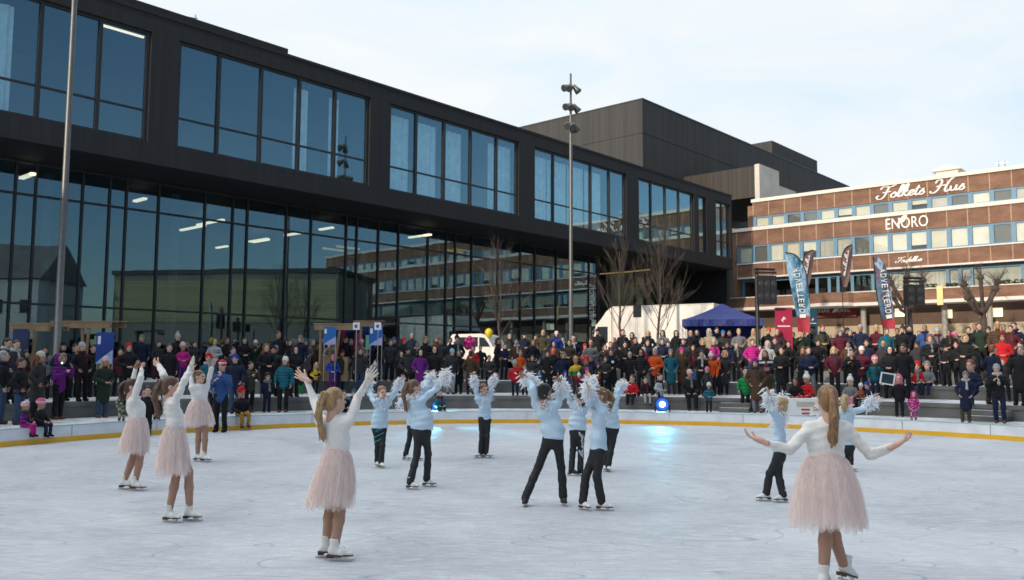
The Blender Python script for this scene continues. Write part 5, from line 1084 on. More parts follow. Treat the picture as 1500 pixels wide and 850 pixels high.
# ------------------------------------------------------------------ spectators: a few shared bodies, then individuals
def proto(pose,child):
    k=.62 if child else 1.; hs=1.04 if child else 1.13; w_=k*(1.12 if child else 1)
    sit=pose=='t'; zs=-.40*k if sit else 0
    hip=.93*k+zs; sh=1.43*k+zs; hc=(sh+.055*k+.0)+.155*hs+.02
    A={'s':((.27,.02,1.15),(.26,-.07,.93),(.25,-.11,.77)),'h':((.28,.04,1.16),(.11,-.22,1.07),(-.03,-.25,1.05)),'p':((.27,-.12,1.20),(.10,-.30,1.43),(.05,-.31,1.56)),'k':((.30,.05,1.16),(.22,-.12,.99),(.17,-.16,.93)),'t':((.27,-.04,1.14),(.18,-.30,1.03),(.06,-.36,1.0))}[pose]
    body=MB(); bp=[cap((0,0,hip),(0,0,sh-.1*k),.12*w_,.13*w_,.05,(0,1,0),.7),cap((0,.01,sh-.04),(0,.02,hc-.12),.052*k**.5,.048*k**.5,.04)]
    jk=[cap((0,0,hip-.04*k),(0,0,sh-.16*k),.178*w_,.175*w_,.05,(0,1,0),.74),cap((-.12*w_,.01,sh-.06*k),(.12*w_,.01,sh-.06*k),.088*w_,.088*w_,.07),cap((0,.015,sh-.03),(0,.02,sh+.055*k),.085*k**.5,.075*k**.5,.04)]
    lc=jk+[cap((0,0,hip),(0,0,hip-.36*k),.178*w_,.20*w_,.05,(0,1,0),.74)]
    tr=[]; bt=[]
    gm=MB()
    for s in (-1,1):
        S=np.array([s*.185*w_,.01,sh-.055*k]); P=[np.array([s*q[0]*w_,q[1]*k,q[2]*k+zs]) for q in A]
        if pose=='p' and s<0: P=[np.array([s*.28*w_,-.06*k,1.16*k+zs]),np.array([s*.10*w_,-.27*k,1.30*k+zs]),np.array([0,-.3*k,1.40*k+zs])]
        bp+=[cap(S,P[0],.045*k,.04*k,.03),cap(P[0],P[1],.04*k,.03*k,.02)]
        ar=[cap(S,P[0],.078*k**.8,.067*k**.8,.04),cap(P[0],P[1],.067*k**.8,.052*k**.8,.02)]; jk+=ar; lc+=ar
        hand_at(body,HANDC,P[1],P[2],(-s,0,0) if pose in 'sk' else (0,.3,-1),(0,-1,0),.95*k**.6)
        hx=s*.095*w_
        if sit: K=np.array([s*.13*w_,-.40*k,hip-.0]); An=np.array([s*.12*w_,-.43*k,.09*k+0*zs]); An[2]=hip-.42*k
        else: K=np.array([s*.105*w_,-.02*k,.5*k]); An=np.array([s*.11*w_,.01,.09*k])
        bp+=[cap((hx,0,hip),K,.07*k,.05*k,.03),cap(K,An,.05*k,.04*k,.02)]
        tr+=[cap((hx,0,hip),K,.095*k**.9,.073*k**.9,.03),cap(K,An,.073*k**.9,.062*k**.9,.02)]
        bt+=[cap(An+[0,.02,.06*k],An+[0,.015,-.03*k],.064*k**.8,.058*k**.8,.03),cap(An+[0,.02,-.04*k],An+[0,-.13*k,-.05*k],.05*k**.8,.042*k**.8,.02),half((0,0,An[2]-.09*k),(0,0,-1))]
    body.merge(sdf_mesh(bp,.016)); body.merge(HEADS,np.eye(3)*hs,(0,0,hc))
    r={'body':body.mesh('body',[SKIN,EYE,LIP],True),'hc':hc,'hs':hs,'top':hc+.135*hs,'sit':hip-.085*k**.9,'foot':(hip-.42*k-.09*k) if sit else 0}
    r['jacket']=sdf_mesh(jk,.014,.0028,1).mesh('jacket',FUR,True)
    r['coat']=sdf_mesh(lc,.014,.0028,2).mesh('coat',FUR,True) if not child and not sit else r['jacket']
    r['trousers']=sdf_mesh(tr+[cap((-.05*w_,0,hip),(.05*w_,0,hip),.11*w_,.11*w_,.04)],.015,.002,4).mesh('trousers',FUR,True)
    r['boots']=sdf_mesh([q for q in bt if q['t']!='h']+[bt[-1]],.011).mesh('boots',FUR,True)
    return r
HEADS=head_mb(.009)
PRO={(p,c):proto(p,c) for p in 'shpkt' for c in (False,True)}
COLS={'black':(.012,.012,.014),'charcoal':(.035,.035,.038),'navy':(.012,.018,.045),'grey':(.16,.16,.165),'light grey':(.38,.38,.38),'white':(.66,.65,.62),'cream':(.55,.48,.36),'beige':(.33,.26,.18),'brown':(.075,.042,.025),'olive':(.055,.05,.028),'dark green':(.018,.032,.02),
'green':(.01,.22,.06),'teal':(.012,.11,.15),'bright blue':(.01,.17,.42),'royal blue':(.015,.05,.30),'blue':(.03,.08,.22),'light blue':(.25,.42,.55),'red':(.45,.012,.018),'dark red':(.16,.012,.018),'burgundy':(.09,.012,.025),'magenta':(.45,.018,.20),'pink':(.62,.16,.28),'pale pink':(.66,.42,.45),'purple':(.13,.015,.17),'lilac':(.32,.26,.42),
'orange':(.62,.085,.015),'rust':(.28,.07,.025),'mustard':(.38,.20,.03),'yellow':(.62,.42,.02),'denim':(.04,.07,.13),'blond':(.42,.28,.12),'dark brown':(.03,.017,.010),'auburn':(.20,.065,.025),'silver':(.33,.32,.31)}
def stripes(name,stops,sc=1,const=True,noisy=False):
    m,nt2,p=nodes(name); tc=N(nt2,'ShaderNodeTexCoord'); p.inputs['Roughness'].default_value=.8
    if noisy: n=N(nt2,'ShaderNodeTexNoise'); n.inputs['Scale'].default_value=sc; n.inputs['Detail'].default_value=1; L(nt2,tc.outputs['Object'],n.inputs[0]); f=n.outputs[0]
    else:
        s=N(nt2,'ShaderNodeSeparateXYZ'); L(nt2,tc.outputs['Object'],s.inputs[0]); mr=N(nt2,'ShaderNodeMapRange'); mr.inputs[1].default_value=0; mr.inputs[2].default_value=sc; L(nt2,s.outputs[2],mr.inputs[0]); f=mr.outputs[0]
    rr=ramp(nt2,f,stops); nt2.nodes[-1].color_ramp.interpolation='CONSTANT' if const else 'LINEAR'; L(nt2,rr,p.inputs['Base Color']); return m
c_=COLS
PATT={'rainbow striped':stripes('striped_jacket',[(0,c_['red']),(.62,c_['green']),(.745,c_['yellow']),(.92,c_['yellow'])],1.0),
'yellow spotted':stripes('spotted_fabric',[(0,(.012,)*3),(.5,c_['yellow'])],6,True,True),'green camouflage':stripes('camo_fabric',[(0,(.01,.03,.02)),(.45,(.12,.15,.06)),(.56,(.4,.42,.35))],11,True,True),
'magenta patterned':stripes('patterned_fabric',[(0,c_['magenta']),(.5,(.30,.01,.12)),(.58,(.66,.4,.5))],12,True,True),'red and yellow':stripes('banded_jacket',[(0,c_['red']),(.60,c_['mustard']),(.68,c_['red']),(.74,c_['mustard']),(.80,c_['yellow'])],1.0),
'red plaid':stripes('plaid_fabric',[(0,(.3,.02,.03)),(.5,(.05,.01,.02)),(.56,(.4,.2,.2))],18,True,True),'black and white':stripes('sport_fabric',[(0,(.012,.014,.02)),(.82,(.6,.6,.6)),(.86,(.012,.014,.02))],1.6),'pink striped':stripes('striped_knit',[(0,(.6,.3,.36)),(.5,(.66,.62,.62)),(.6,(.5,.06,.15))],.13),
'blue and white':stripes('striped_knit',[(0,(.02,.2,.4)),(.35,(.65,.66,.66)),(.6,(.02,.2,.4)),(.8,(.65,.66,.66))],.14),'red striped':stripes('striped_knit',[(0,(.4,.02,.03)),(.4,(.65,.6,.58)),(.62,(.4,.02,.03))],.13),'teal patterned':stripes('patterned_fabric',[(0,(.01,.02,.03)),(.5,(.01,.16,.24)),(.6,(.35,.35,.36))],9,True,True)}
def cm(c,pad=0): return PATT[c] if c in PATT else fabric(COLS[c],pad)
# x, head-top y, level, kind, pose, garment, colour, trousers, headgear, colour [f=foot y] [r=facing] [n=note used instead of the place]
TXT='''
6 512 G m s jacket black | denim | short silver | f=622 r=60
31 523 G m k jacket black | denim | short brown | f=622 r=50
55 512 G w k coat charcoal | black | beanie cream | f=616 r=40
3 494 1 m s jacket black | black | short dark brown | r=30
16 505 1 m s jacket burgundy | black | short blond | r=40
36 513 1 m s jacket burgundy | black | short dark brown | r=40
88 518 G w p jacket purple | black | fur beige | f=611 r=30 n=holding up a phone
96 500 1 m k jacket navy | black | cap black | r=20
124 501 1 w s jacket black | black | beanie light grey | f=588 n=holding a tall white pole
37 588 B c t jacket purple | magenta | beanie pale pink | r=25 n=sitting on the rink barrier
60 584 B c t jacket black | navy | helmet pink striped | r=15 n=sitting on the rink barrier
152 522 G w h coat dark green | denim | beanie pale pink | f=612 r=10
174 510 1 w s jacket burgundy | black | short dark brown |
190 502 1 w h jacket black | black | beanie red |
211 490 2 m s coat navy | black | beanie grey | n=standing tall behind the pink skirt skaters
231 499 2 w s jacket charcoal | burgundy | short dark brown | 
180 568 G c s jacket green camouflage | green camouflage | short blond | f=622
217 564 I c s jacket black | black | short dark brown | f=637 r=-20
210 573 G c s jacket charcoal | black | beanie pink | f=632
230 583 G c s jacket navy | navy | short dark brown | f=636
263 488 2 m s jacket black | black | bobble light grey |
270 501 2 c h jacket magenta | purple | beanie pale pink | 
313 496 2 w h jacket light grey | denim | short blond |
304 517 1 c s jacket teal | black | beanie red |
334 494 2 m s jacket black | black | short brown |
358 494 2 m s jacket black | black | short dark brown |
372 498 2 w p coat dark green | black | beanie white | n=taking a picture
326 527 I m p jacket blue | black | beanie red striped | f=633 r=-40 n=on the ice with a camera
313 546 G c h jacket teal patterned | black | short dark brown | 
348 518 G m k jacket navy | denim | beanie royal blue | f=606
366 529 G w p jacket olive | black | short dark brown | f=602
354 566 B c t jacket black | mustard | beanie red | n=sitting on the rink barrier in mustard trousers
391 503 1 w h coat black | black | long auburn | 
411 481 2 m s coat black | black | short brown |
392 545 G c s jacket navy | navy | beanie charcoal | f=604
416 522 G w s jacket teal | black | beanie white | f=604 
438 491 2 m s jacket navy | black | beanie grey |
432 507 1 w h jacket black | black | hood charcoal |
451 496 1 w s coat grey | black | beanie teal |
462 530 1 c h jacket yellow spotted | black | long blond |
441 542 1 c s jacket black | green | beanie charcoal | f=578
488 526 1 w h jacket royal blue | purple | beanie pink | f=577 n=with curly red hair
476 494 2 m s jacket charcoal | black | short auburn |
486 497 2 w s jacket beige | black | hood white |
499 512 1 m s jacket dark green | navy | beanie dark red | f=573
503 492 2 m s jacket black | black | short brown |
527 509 1 m s jacket charcoal | denim | short black | f=572
530 497 2 w h coat beige | black | beanie pale pink |
546 498 2 w s jacket navy | black | beanie white |
560 490 2 m p jacket black | denim | short black | r=160 n=seen from behind
580 494 2 m s jacket navy | black | beanie blue |
592 495 2 w s jacket black | black | beanie red |
604 488 2 m s jacket navy | black | short silver |
551 531 1 c h jacket navy | denim | bobble white |
538 552 1 c t jacket charcoal | black | beanie pale pink |
518 570 G c t jacket teal | navy | beanie teal | n=sitting low before the lower wall
505 576 G c t jacket navy | navy | short dark brown | 
616 511 1 w s coat purple | black | hood black | 
626 493 2 w s jacket black | black | fur beige |
634 506 1 m s jacket black | black | hood black |
647 495 2 m s jacket charcoal | black | short brown |
657 494 2 w s jacket navy | black | short dark brown |
669 491 2 m s jacket black | black | bobble black |
660 511 1 w s jacket charcoal | light grey | beanie light blue | f=577
672 512 1 w s coat black | black | long brown | f=577
690 513 1 m s coat brown | black | short dark brown | f=578 r=170 n=seen from behind
693 505 2 c s jacket red | black | short dark brown |
646 572 G c t jacket teal | black | short dark brown |
726 494 2 m s coat black | black | short black | r=70 n=in profile by the white van
718 520 1 w h jacket charcoal | black | short black |
738 503 2 w s jacket navy | black | short dark brown |
748 489 2 m s coat charcoal | black | short silver |
758 496 2 w s jacket brown | black | short dark brown |
767 491 2 m s jacket charcoal | black | short brown |
763 512 2 c s jacket orange | rust | short auburn | 
779 497 2 w s coat black | black | long auburn |
795 483 2 w k jacket olive | denim | short blond | 
813 485 2 w s jacket royal blue | black | beanie white |
811 509 1 w h jacket black | black | hood orange | f=566
813 499 2 c s jacket charcoal | black | short dark brown |
755 527 1 c s jacket red | navy | beanie silver | f=579
769 533 1 c s jacket black | black | short dark brown | f=579
789 527 1 c s jacket bright blue | navy | short brown | f=571
829 543 1 c s jacket blue | navy | beanie royal blue |
845 521 1 c s jacket rainbow striped | charcoal | short blond | 
849 547 1 c s jacket burgundy | black | bobble white | 
823 516 1 w s jacket navy | black | fur beige |
833 497 2 w s jacket olive | black | short brown |
843 492 2 m s jacket navy | black | short silver |
855 503 2 w h jacket red plaid | black | beanie red |
866 498 2 w h jacket grey | black | short blond |
878 481 2 m k jacket black | grey | cap black | n=before the truck cab
857 522 1 c s jacket charcoal | black | beanie red |
858 538 1 c s jacket magenta | black | beanie magenta |
868 521 1 m s jacket navy | black | short brown |
876 531 1 c s jacket red and yellow | navy | beanie purple | f=572
896 500 2 w s jacket brown | black | short auburn |
897 511 1 w s coat black | black | long brown | f=577 n=with a white badge
912 482 2 m s coat black | black | short brown | 
914 500 2 w s jacket black | black | short dark brown |
924 515 1 m s jacket black | black | short silver | f=567
928 487 2 w s jacket charcoal | black | hood black |
933 493 2 m h jacket black | black | short black |
949 484 2 w s jacket black | black | long blond |
950 497 2 w h jacket navy | black | short brown |
946 507 1 m k jacket charcoal | grey | short silver | f=565 n=with a red scarf
960 509 1 w s jacket orange | black | short silver | f=579
973 483 2 w s jacket grey | black | long black |
972 495 2 m h jacket navy | black | short black |
926 548 W c t jacket red | black | short brown | n=sitting on the lower wall
946 551 W c t jacket black | light grey | short dark brown | n=sitting on the lower wall
968 546 G c h jacket light grey | navy | short dark brown | f=594 r=60
983 511 1 w s coat teal | charcoal | beanie grey | f=578
999 509 1 w s coat brown | black | beanie magenta | f=578
992 484 2 w s jacket black | black | hood black |
1011 484 2 w h jacket black | black | short blond |
1023 483 2 w s jacket black | black | hood charcoal |
1027 496 2 w s coat black | black | fur beige |
1041 481 2 w s jacket beige | black | hood light grey |
1049 475 2 m s jacket black | black | short dark brown |
1047 496 2 c s jacket magenta | black | beanie light grey |
1057 484 2 m h jacket charcoal | black | beanie bright blue |
1011 541 W w t coat black | black | beanie pale pink | n=sitting on the lower wall
1018 533 1 c s jacket blue | purple | short brown | 
1027 531 1 c s jacket denim | navy | long blond |
1035 537 1 c s jacket charcoal | navy | beanie pink |
1025 513 2 m h jacket black | black | short dark brown |
1033 520 1 w s jacket black and white | black | beanie white |
1042 517 1 w s jacket orange | black | bobble white |
1049 519 1 w s coat black | black | beanie purple | n=with a long orange scarf
1060 514 1 w s coat charcoal | black | fur beige | f=577
1038 560 G c h jacket teal | black | beanie white | f=604
1070 484 2 m s jacket teal | black | short brown |
1084 481 2 w h coat grey | black | short blond |
1104 481 2 w s jacket beige | black | long blond |
1101 496 2 w s jacket magenta | denim | short brown |
1090 534 G c s jacket green | black | short black | f=602
1109 525 G w s coat brown | grey | beanie purple | f=601
1122 533 G m s coat olive | navy | cap burgundy | f=602
1123 499 2 w s jacket light grey | black | hood light grey |
1124 512 1 w h jacket black and white | navy | long auburn |
1124 480 2 m s jacket black | black | beanie orange |
1143 505 1 w h coat black | black | short black | f=577
1140 482 2 m s jacket charcoal | black | short silver |
1146 489 2 m s jacket navy | black | short dark brown |
1144 474 3 m s jacket black | black | short silver |
1173 482 2 m p jacket dark green | black | short dark brown |
1174 506 1 w s coat black | black | long brown | f=562
1165 552 W c t jacket black | red | long dark brown |
1181 547 W c t jacket red | red | bobble white |
1188 476 2 m s jacket navy | black | cap navy |
1203 473 2 m h coat olive | black | short auburn |
1208 466 3 c s jacket navy | navy | beanie black |
1222 507 1 w s jacket burgundy | black | long blond | f=560
1231 483 2 w s jacket burgundy | black | beanie grey |
1247 511 2 m p jacket black | black | short brown |
1252 486 2 w s jacket navy | black | beanie black |
1261 475 2 m s coat navy | black | short silver |
1259 507 1 w h jacket burgundy | black | beanie white | f=568
1245 551 W c t jacket grey | pink | bobble white |
1259 561 W c t jacket rust | black | beanie white |
1272 559 W c t jacket navy | navy | beanie royal blue |
1284 474 2 w s jacket burgundy | black | long blond |
1297 480 2 m s jacket teal | black | short brown |
1312 480 2 m s jacket black and white | black | short brown |
1321 477 3 m s jacket black | black | bobble charcoal |
1281 520 1 c s jacket teal | navy | beanie pink striped | f=563
1301 506 1 w h coat black | black | hood black | f=580 n=holding a white framed sign
1316 548 G c s jacket black | black | hood pink | f=606
1337 573 G c s jacket magenta patterned | magenta patterned | hood magenta | f=617
1330 476 3 m s jacket black | black | short black |
1341 528 V c t jacket red | navy | beanie red |
1358 526 V c t jacket grey | navy | beanie grey | 
1355 475 3 m s coat blue | black | short grey |
1364 490 2 w h jacket black | black | long auburn |
1373 504 2 w s jacket black | black | short auburn |
1386 513 2 m h jacket black | black | cap black | f=578 n=behind a camera tripod
1397 465 3 c s jacket red | navy | beanie pink |
1393 485 2 m s jacket charcoal | black | cap charcoal |
1412 490 2 w s coat black | black | fur beige |
1435 482 2 w s jacket black | black | hood light grey |
1429 472 3 m s jacket navy | black | short auburn |
1438 472 3 w s jacket dark green | black | short brown |
1466 487 2 w h jacket red | black | beanie dark red |
1459 468 3 w s jacket brown | black | long blond |
1489 469 3 m s jacket navy | black | short brown |
1490 485 2 w p jacket cream | denim | beanie white |
1449 504 1 m s jacket navy | black | short auburn | r=150
1423 526 1 c t jacket navy | navy | short auburn | 
1449 525 1 c s coat olive | black | bobble blue and white | f=588
1412 544 G w k coat navy | olive | beanie grey | f=619 n=with a grey scarf on the ground strip
1462 533 G w p jacket black | navy | beanie silver | f=620 n=with a grey scarf, taking a picture
1490 506 1 m s coat black | black | short grey | f=600
1472 529 1 w s jacket charcoal | black | short auburn |
20 497 2 w s jacket charcoal | black | short brown |
68 506 1 w s jacket grey | black | beanie charcoal |
110 503 2 m s jacket navy | black | short dark brown |
140 505 2 m s jacket black | black | short brown |
247 503 1 m s jacket black | black | short brown |
288 500 2 m s jacket charcoal | black | short dark brown |
345 508 1 w s jacket charcoal | black | short brown |
402 506 2 m s jacket charcoal | black | beanie black |
424 497 2 w s jacket black | black | long dark brown |
467 505 2 m s jacket black | black | short dark brown |
516 496 2 w s jacket dark red | black | short brown |
570 497 2 w s jacket charcoal | black | short dark brown |
574 514 1 c h jacket charcoal | denim | beanie black |
588 514 1 w h coat black | black | hood charcoal |
600 508 1 m s jacket charcoal | black | beanie black |
641 494 3 m s jacket brown | black | short auburn |
680 497 3 m s jacket black | black | short dark brown |
704 506 2 w s jacket black | black | short dark brown |
785 490 3 m s jacket black | black | short dark brown |
803 491 3 w s jacket charcoal | black | short brown |
826 493 3 w s jacket dark green | black | short dark brown |
800 512 2 w s jacket black | black | beanie charcoal |
780 520 1 w s jacket charcoal | black | short dark brown |
836 508 2 w s jacket charcoal | black | beanie red |
887 505 2 m s jacket charcoal | black | short grey |
884 522 1 w s jacket charcoal | black | short brown |
907 496 3 m s jacket navy | black | beanie charcoal |
939 511 1 w s jacket black | black | hood black |
1000 495 2 m s jacket charcoal | black | short dark brown |
1014 505 2 w s jacket burgundy | black | short brown |
1063 500 2 m s jacket navy | black | beanie charcoal |
1078 503 2 w s jacket charcoal | black | short blond |
1112 505 2 m s jacket black | black | short brown |
1133 494 2 w s jacket charcoal | black | short brown |
1156 499 2 w s jacket black | black | short dark brown |
1160 486 2 m s jacket black | black | short dark brown |
1186 505 1 m h jacket navy | grey | short dark brown | f=562
1198 496 2 w s jacket black | black | beanie charcoal |
1213 490 2 w s jacket olive | black | beanie beige |
1240 500 2 w s jacket brown | black | short dark brown |
1242 478 3 m s jacket black | black | cap charcoal |
1272 497 2 m s jacket navy | black | short dark brown |
1292 499 2 w s jacket charcoal | black | short blond |
1325 503 1 m s jacket black | black | short dark brown |
1343 500 2 w s jacket charcoal | black | beanie charcoal |
1374 480 3 w s jacket grey | black | beanie light blue |
1403 500 2 m s jacket black | black | short brown |
1420 478 3 m s jacket black | black | short dark brown |
1447 478 3 m s jacket charcoal | black | beanie charcoal |
1428 505 2 w s jacket charcoal | black | beanie grey |
1473 474 3 m s jacket navy | black | short grey |
1481 476 3 w s jacket burgundy | black | short brown |
1497 500 2 w s jacket navy | black | short dark brown |
'''
LM=[(20,'the left timber stall'),(88,'the left floodlight post'),(153,'the dark blue drop banner'),(196,'the leftmost pink skater'),(255,'the middle pink skater'),(293,'the farthest pink skater'),(352,'the royal blue beanie'),(416,'the woman in teal jacket'),(451,'the grey coat with teal beanie'),(490,'the blonde pink skater'),(522,'the left white square sign'),(553,'the right white square sign'),(616,'the woman in purple coat'),(655,"the white van's rear"),(708,'the smallest skater'),(733,'the slender bare tree'),(755,'the child in red jacket'),(795,'the blond in olive jacket'),(837,'the middle floodlight post'),(873,'the truck cab'),(912,'the small bare tree'),(933,'the small loudspeaker'),(960,'the woman in orange jacket'),(1000,'the left canopy edge'),(1060,'the canopy peak'),(1090,'the child in green jacket'),(1121,'the left speaker tower'),(1147,'the red banner'),(1168,'the left mountain flag'),(1205,'the tall man in olive coat'),(1222,'the blonde in burgundy'),(1295,'the right mountain flag'),(1337,'the right speaker tower'),(1380,'the camera tripod'),(1442,'the pollarded tree'),(1466,'the red down jacket'),(1490,'the right edge')]
LV={'G':'on the ground strip','I':'on ice edge','B':'on the barrier','W':'on lower wall','V':'on the upper wall','1':'on the lower step','2':'on the middle step','3':'in the back rows'}
RNG={'G':(13.75,18.0),'1':(18.6,21.6),'2':(22.4,24.7),'3':(25.4,34.)}
ZL={'G':GZ,'I':0,'1':Z1,'2':Z2,'3':Z3}
NOM={'m':1.78,'w':1.68,'c':1.28}
ppl=[]; PV=random.Random(4)
for ln in TXT.strip().split('\n'):
    p=[q.strip() for q in ln.split('|')]; a=p[0].split(' ',6); d=dict(x=float(a[0]),y=float(a[1]),lv=a[2],k=a[3],pose=a[4],g=a[5],c=a[6],tr=p[1]); hg=p[2].split(' ',1); d['hg'],d['hc']=hg; o=p[3] if len(p)>3 else ''
    if 'n=' in o: o,d['n']=o.split('n=')
    for q in o.split():
        if q[0]=='f': d['f']=float(q[2:])
        if q[0]=='r': d['r']=float(q[2:])
    ppl.append(d)
    if d['pose']=='s' and d['k']!='c': d['pose']=PV.choice('sskkh')
FX=random.Random(21)
for k_ in range(34):      # more of the dark coats that close the gaps of the back rows
    x=FX.uniform(245,1495); y=(497 if x<620 else 490 if x<1100 else 482)+FX.uniform(-5,9); kd=FX.choice('mmw')
    ppl.append(dict(x=x,y=y,lv='2' if x<620 else FX.choice('233'),k=kd,pose=FX.choice('skh'),g=FX.choice(['jacket','jacket','coat']),c=FX.choice(['black','charcoal','navy','grey','brown','dark green','olive','burgundy','denim']),tr='black',hg=FX.choice(['short','short','beanie','hood','long'] if kd=='w' else ['short','short','beanie','cap']),hc=FX.choice(['black','dark brown','brown','grey'])))
placed=[]
def free(p,mn): return min([math.hypot(p[0]-q[0],p[1]-q[1]) for q in placed]+[9.])
def solve(d):
    dirx=ray(d['x'],d['y']); dn=dirx[:2]/np.linalg.norm(dirx[:2]); b=dn@RC
    pr=PRO[(d['pose'],d['k']=='c')]; nom=NOM[d['k']]
    def at(r): return dn*(b+math.sqrt(max(0,b*b-RC@RC+r*r)))
    def headz(p): return HC+dirx[2]/np.linalg.norm(dirx[:2])*np.linalg.norm(p)
    if d['lv'] in 'BWV':
        r,zt={'B':(RR+.10,.38),'W':(R1+.12,Z1),'V':(R2+.12,Z2)}[d['lv']]; p=at(r); s=(headz(p)-zt)/(pr['top']-pr['sit']); s=min(max(s,.72),1.15 if d['k']!='c' else 1.25); return p,zt-pr['sit']*s,s
    if 'f' in d and d['pose']!='t':
        z=ZL[d['lv']]; q=onz(d['x'],d['f'],z); r=math.hypot(*(q[:2]-RC)); 
        if d['lv']=='I': p=at(min(r,RR-.22))
        else: p=at(min(max(r,RNG[d['lv']][0]),RNG[d['lv']][1]))
        h=headz(p)-z; lo,hi=((.85,1.6) if d['k']=='c' else (1.5,1.92)); h=min(max(h,lo),hi); s=h/pr['top']
        best=None
        for dr in np.linspace(-.9,.9,19):
            p2=at(min(max(math.hypot(*(p-RC))+dr,RNG.get(d['lv'],(12.5,13.1))[0]),RNG.get(d['lv'],(12.5,13.1))[1])); f=free(p2,.5); c=abs(dr)*.35+max(0,.5-f)*6
            if best is None or c<best[0]: best=(c,p2)
        return best[1],z,s
    best=None; lv=d['lv']; opts=[lv]+[l for l in '123' if l!=lv] if lv!='G' else ['G','1']
    for l in opts:
        if l=='3' and d['x']<600: continue
        z=ZL[l]
        hi=RNG[l][1]
        if l=='2' and d['x']<600: hi=27.
        if l=='2' and d['x']<130: hi=24.
        for r in np.linspace(RNG[l][0],hi,36):
            p=at(r); 
            if d['pose']=='t': h=(headz(p)-z)/((pr['top']-pr['foot'])/pr['top']) 
            else: h=headz(p)-z
            lo,hi_=((.95,1.5) if d['k']=='c' else (1.52,1.9)); pen=max(0,lo-h)+max(0,h-hi_)
            c=abs(h-nom)*1.0+pen*8+max(0,.52-free(p,.5))*5+(.35 if l!=lv else 0)
            if best is None or c<best[0]: best=(c,p,z,h)
    _,p,z,h=best; lo,hi_=((.85,1.6) if d['k']=='c' else (1.45,1.95)); h=min(max(h,lo),hi_); s=h/pr['top']
    if d['pose']=='t': z-=pr['foot']*s
    return p,z,s
order=sorted(range(len(ppl)),key=lambda i:(0 if 'f' in ppl[i] else 1,-ppl[i]['y']))
for i in order:
    d=ppl[i]; d['p'],d['z'],d['s']=solve(d); placed.append(d['p'])
KW={'m':'man','w':'woman','c':'child'}
def hgt(d):
    h,c=d['hg'],d['hc']
    return {'short':f'{c} hair','long':f'long {c} hair','beanie':f'{c} beanie','bobble':f'{c} bobble hat','hood':f'{c} hood','fur':'fur hood','cap':f'{c} cap','helmet':f'{c} helmet'}[h].replace('silver hair','grey hair')
def pos3(d,k):
    c=sorted(LM,key=lambda m:abs(m[0]-d['x']))
    x,nm=c[k]; dx=d['x']-x; return ('below ' if 'flag' in nm and abs(dx)<6 else 'by ' if abs(dx)<5 else 'just left of ' if dx<0 else 'just right of ')+nm
for d in ppl:
    gar={'jacket':'jacket','coat':'long coat'}[d['g']]; d['l0']=f"{KW[d['k']]} in {d['c']} {gar}, {hgt(d)}"
from collections import Counter
def lab_counts(): return Counter(d['lab'] for d in ppl)
cnt0=Counter(d['l0'] for d in ppl)
for d in ppl: d['lab']=d['l0']+', '+(d['n'].strip() if 'n' in d else LV[d['lv']]+' '+pos3(d,0))
for k in (1,2):
    c=lab_counts()
    for d in ppl:
        if c[d['lab']]>1: d['lab']=d['l0']+', '+LV[d['lv']]+' '+pos3(d,k)
c=lab_counts(); seen={}
for d in sorted(ppl,key=lambda q:q['x']):
    if c[d['lab']]>1: seen[d['lab']]=seen.get(d['lab'],0)+1; d['lab']=d['lab']+(', left one' if seen[d['lab']]==1 else ', right one')
for d in ppl:
    w_=d['lab'].split()
    if len(w_)>16: d['lab']=d['lab'].replace(' on the lower step','').replace(' on the middle step','').replace(' in the back rows','').replace(' on the ground strip','').replace('long coat','coat').replace('just ','')
    if len(d['lab'].split())>16: print('LONG',d['lab'])
GPL='spectators around the rink'
SH=random.Random(11)
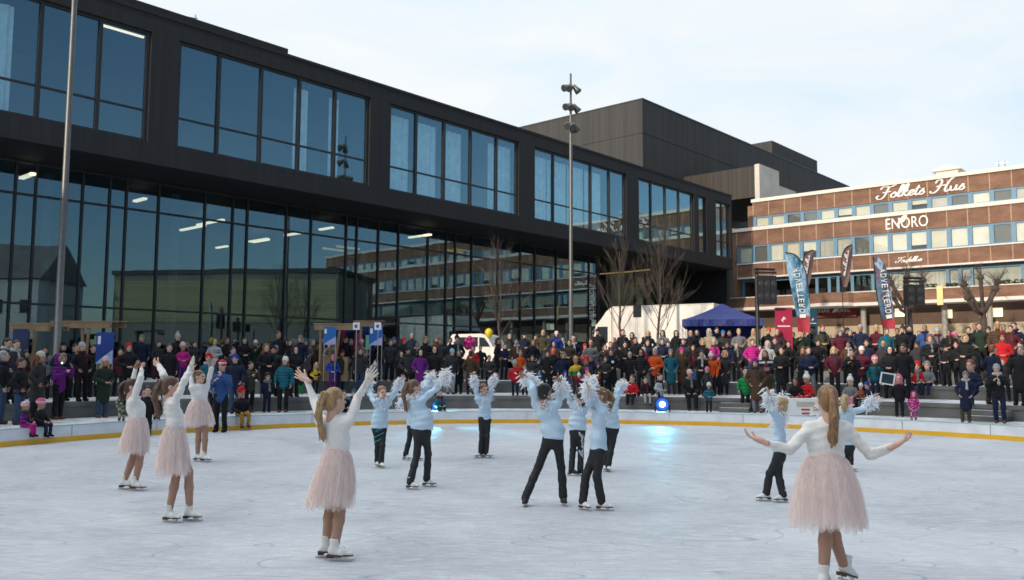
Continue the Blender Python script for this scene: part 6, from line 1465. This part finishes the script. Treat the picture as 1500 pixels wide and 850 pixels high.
for d in ppl:
    pr=PRO[(d['pose'],d['k']=='c')]; p=d['p']; s=d['s']
    ctr=RC+np.array([SH.uniform(-4,4),-3+SH.uniform(-2,3)])-p; 
    if d['lv'] in 'BWV': ctr=RC-p
    yaw=math.atan2(ctr[1],ctr[0])+math.pi/2+R(d.get('r',SH.uniform(-16,16)))
    t=thing('person',d['lab'],'person',(p[0],p[1],d['z']),yaw,GPL,s); t.rotation_euler[0]=R(SH.uniform(-3,4)); t.rotation_euler[1]=R(SH.uniform(-3,3))
    sk=SH.choice([SKIN,SKIN,SKIN,SKIN2]); bo=put('body',pr['body'],t,matl=sk)
    wd=SH.uniform(.93,1.1); pad=1 if SH.random()<.35 and d['g']=='jacket' else 0
    put('coat' if d['g']=='coat' else 'jacket',pr[d['g']],t,sc=(wd,wd,1),matl=cm(d['c'],pad))
    put('trousers',pr['trousers'],t,sc=(min(1.02,wd),1,1),matl=cm(d['tr'])); put('boots',pr['boots'],t,matl=fabric(SH.choice([COLS['black'],COLS['charcoal'],COLS['brown']])) if not (d.get('f') and 'G' in d['lv'] and d['k']=='w') else fabric((.16,.08,.035)))
    hz=pr['hc']; hs=pr['hs']; hg=d['hg']; rz=R(SH.uniform(-25,25)); L0=(0,0,hz)
    if hg in('short','long'): put('hair',HAIRS[hg],t,None,L0,None,hs,hairmat(COLS[d['hc']]))
    elif hg=='bobble': b_=put('bobble_hat',HATS['beanie'],t,None,L0,None,hs,cm(d['hc'])); put('bobble',HATS['bobble'],b_,matl=cm('white' if d['hc'] in PATT else d['hc']))
    elif hg=='fur': b_=put('hood',HATS['hood'],t,None,L0,None,hs,cm(d['c'])); put('fur_trim',HATS['fur'],b_,matl=FUR)
    else: put({'beanie':'beanie','hood':'hood','cap':'cap','helmet':'helmet'}[hg],HATS[hg],t,None,L0,None,hs,cm(d['hc']))
    if hg in('beanie','bobble') and d['k']=='w' and SH.random()<.6: put('hair',HAIRS['long'],t,None,L0,None,hs*.99,hairmat(SH.choice([COLS['brown'],COLS['blond'],COLS['auburn'],COLS['dark brown']])))
    n_=d.get('n','')
    if 'scarf' in n_: put('scarf',HATS['scarf'],t,None,L0,None,hs,cm('orange' if 'orange' in n_ else 'red' if 'red' in n_ else 'light grey'))
    elif SH.random()<.28 and hg not in('hood','fur'): put('scarf',HATS['scarf'],t,None,L0,None,hs,cm(SH.choice(['grey','charcoal','burgundy','navy','light grey','brown'])))
    if d['lv']=='B':
        for sx in (-1,1): q=MB().box(-.004,.004,-.12,.10,-.045,-.02).obj('skate_blade',STEEL,t); q.location=(sx*.12*.62*1.12,-.45*.62,pr['foot']-.0)
    if 'badge' in n_: MB().lathe([(.06,0),(.06,.01)],16,(.06,-.145,1.30),0,(0,-1,0)).obj('badge',WHITE,t)
# phones and bags that are held
for px,py,rr,lab in ((91,534,17.0,'phone with a bright light held up by the woman in purple jacket'),):
    d=[q for q in ppl if q['x']==88][0]; q=aty(px,py,d['p'][1]-.33); t=thing('phone',lab,'phone',tuple(q)); MB().box(-.04,.04,-.005,.005,-.075,.075).obj('case',BLACK,t); MB().lathe([(.022,0),(.022,.003)],12,(.0,-.006,.04),0,(0,-1,0)).obj('flash',mat('flash_lit',(.9,.9,.9),.3,var=0,emit=(1,.98,.92),es=5),t)
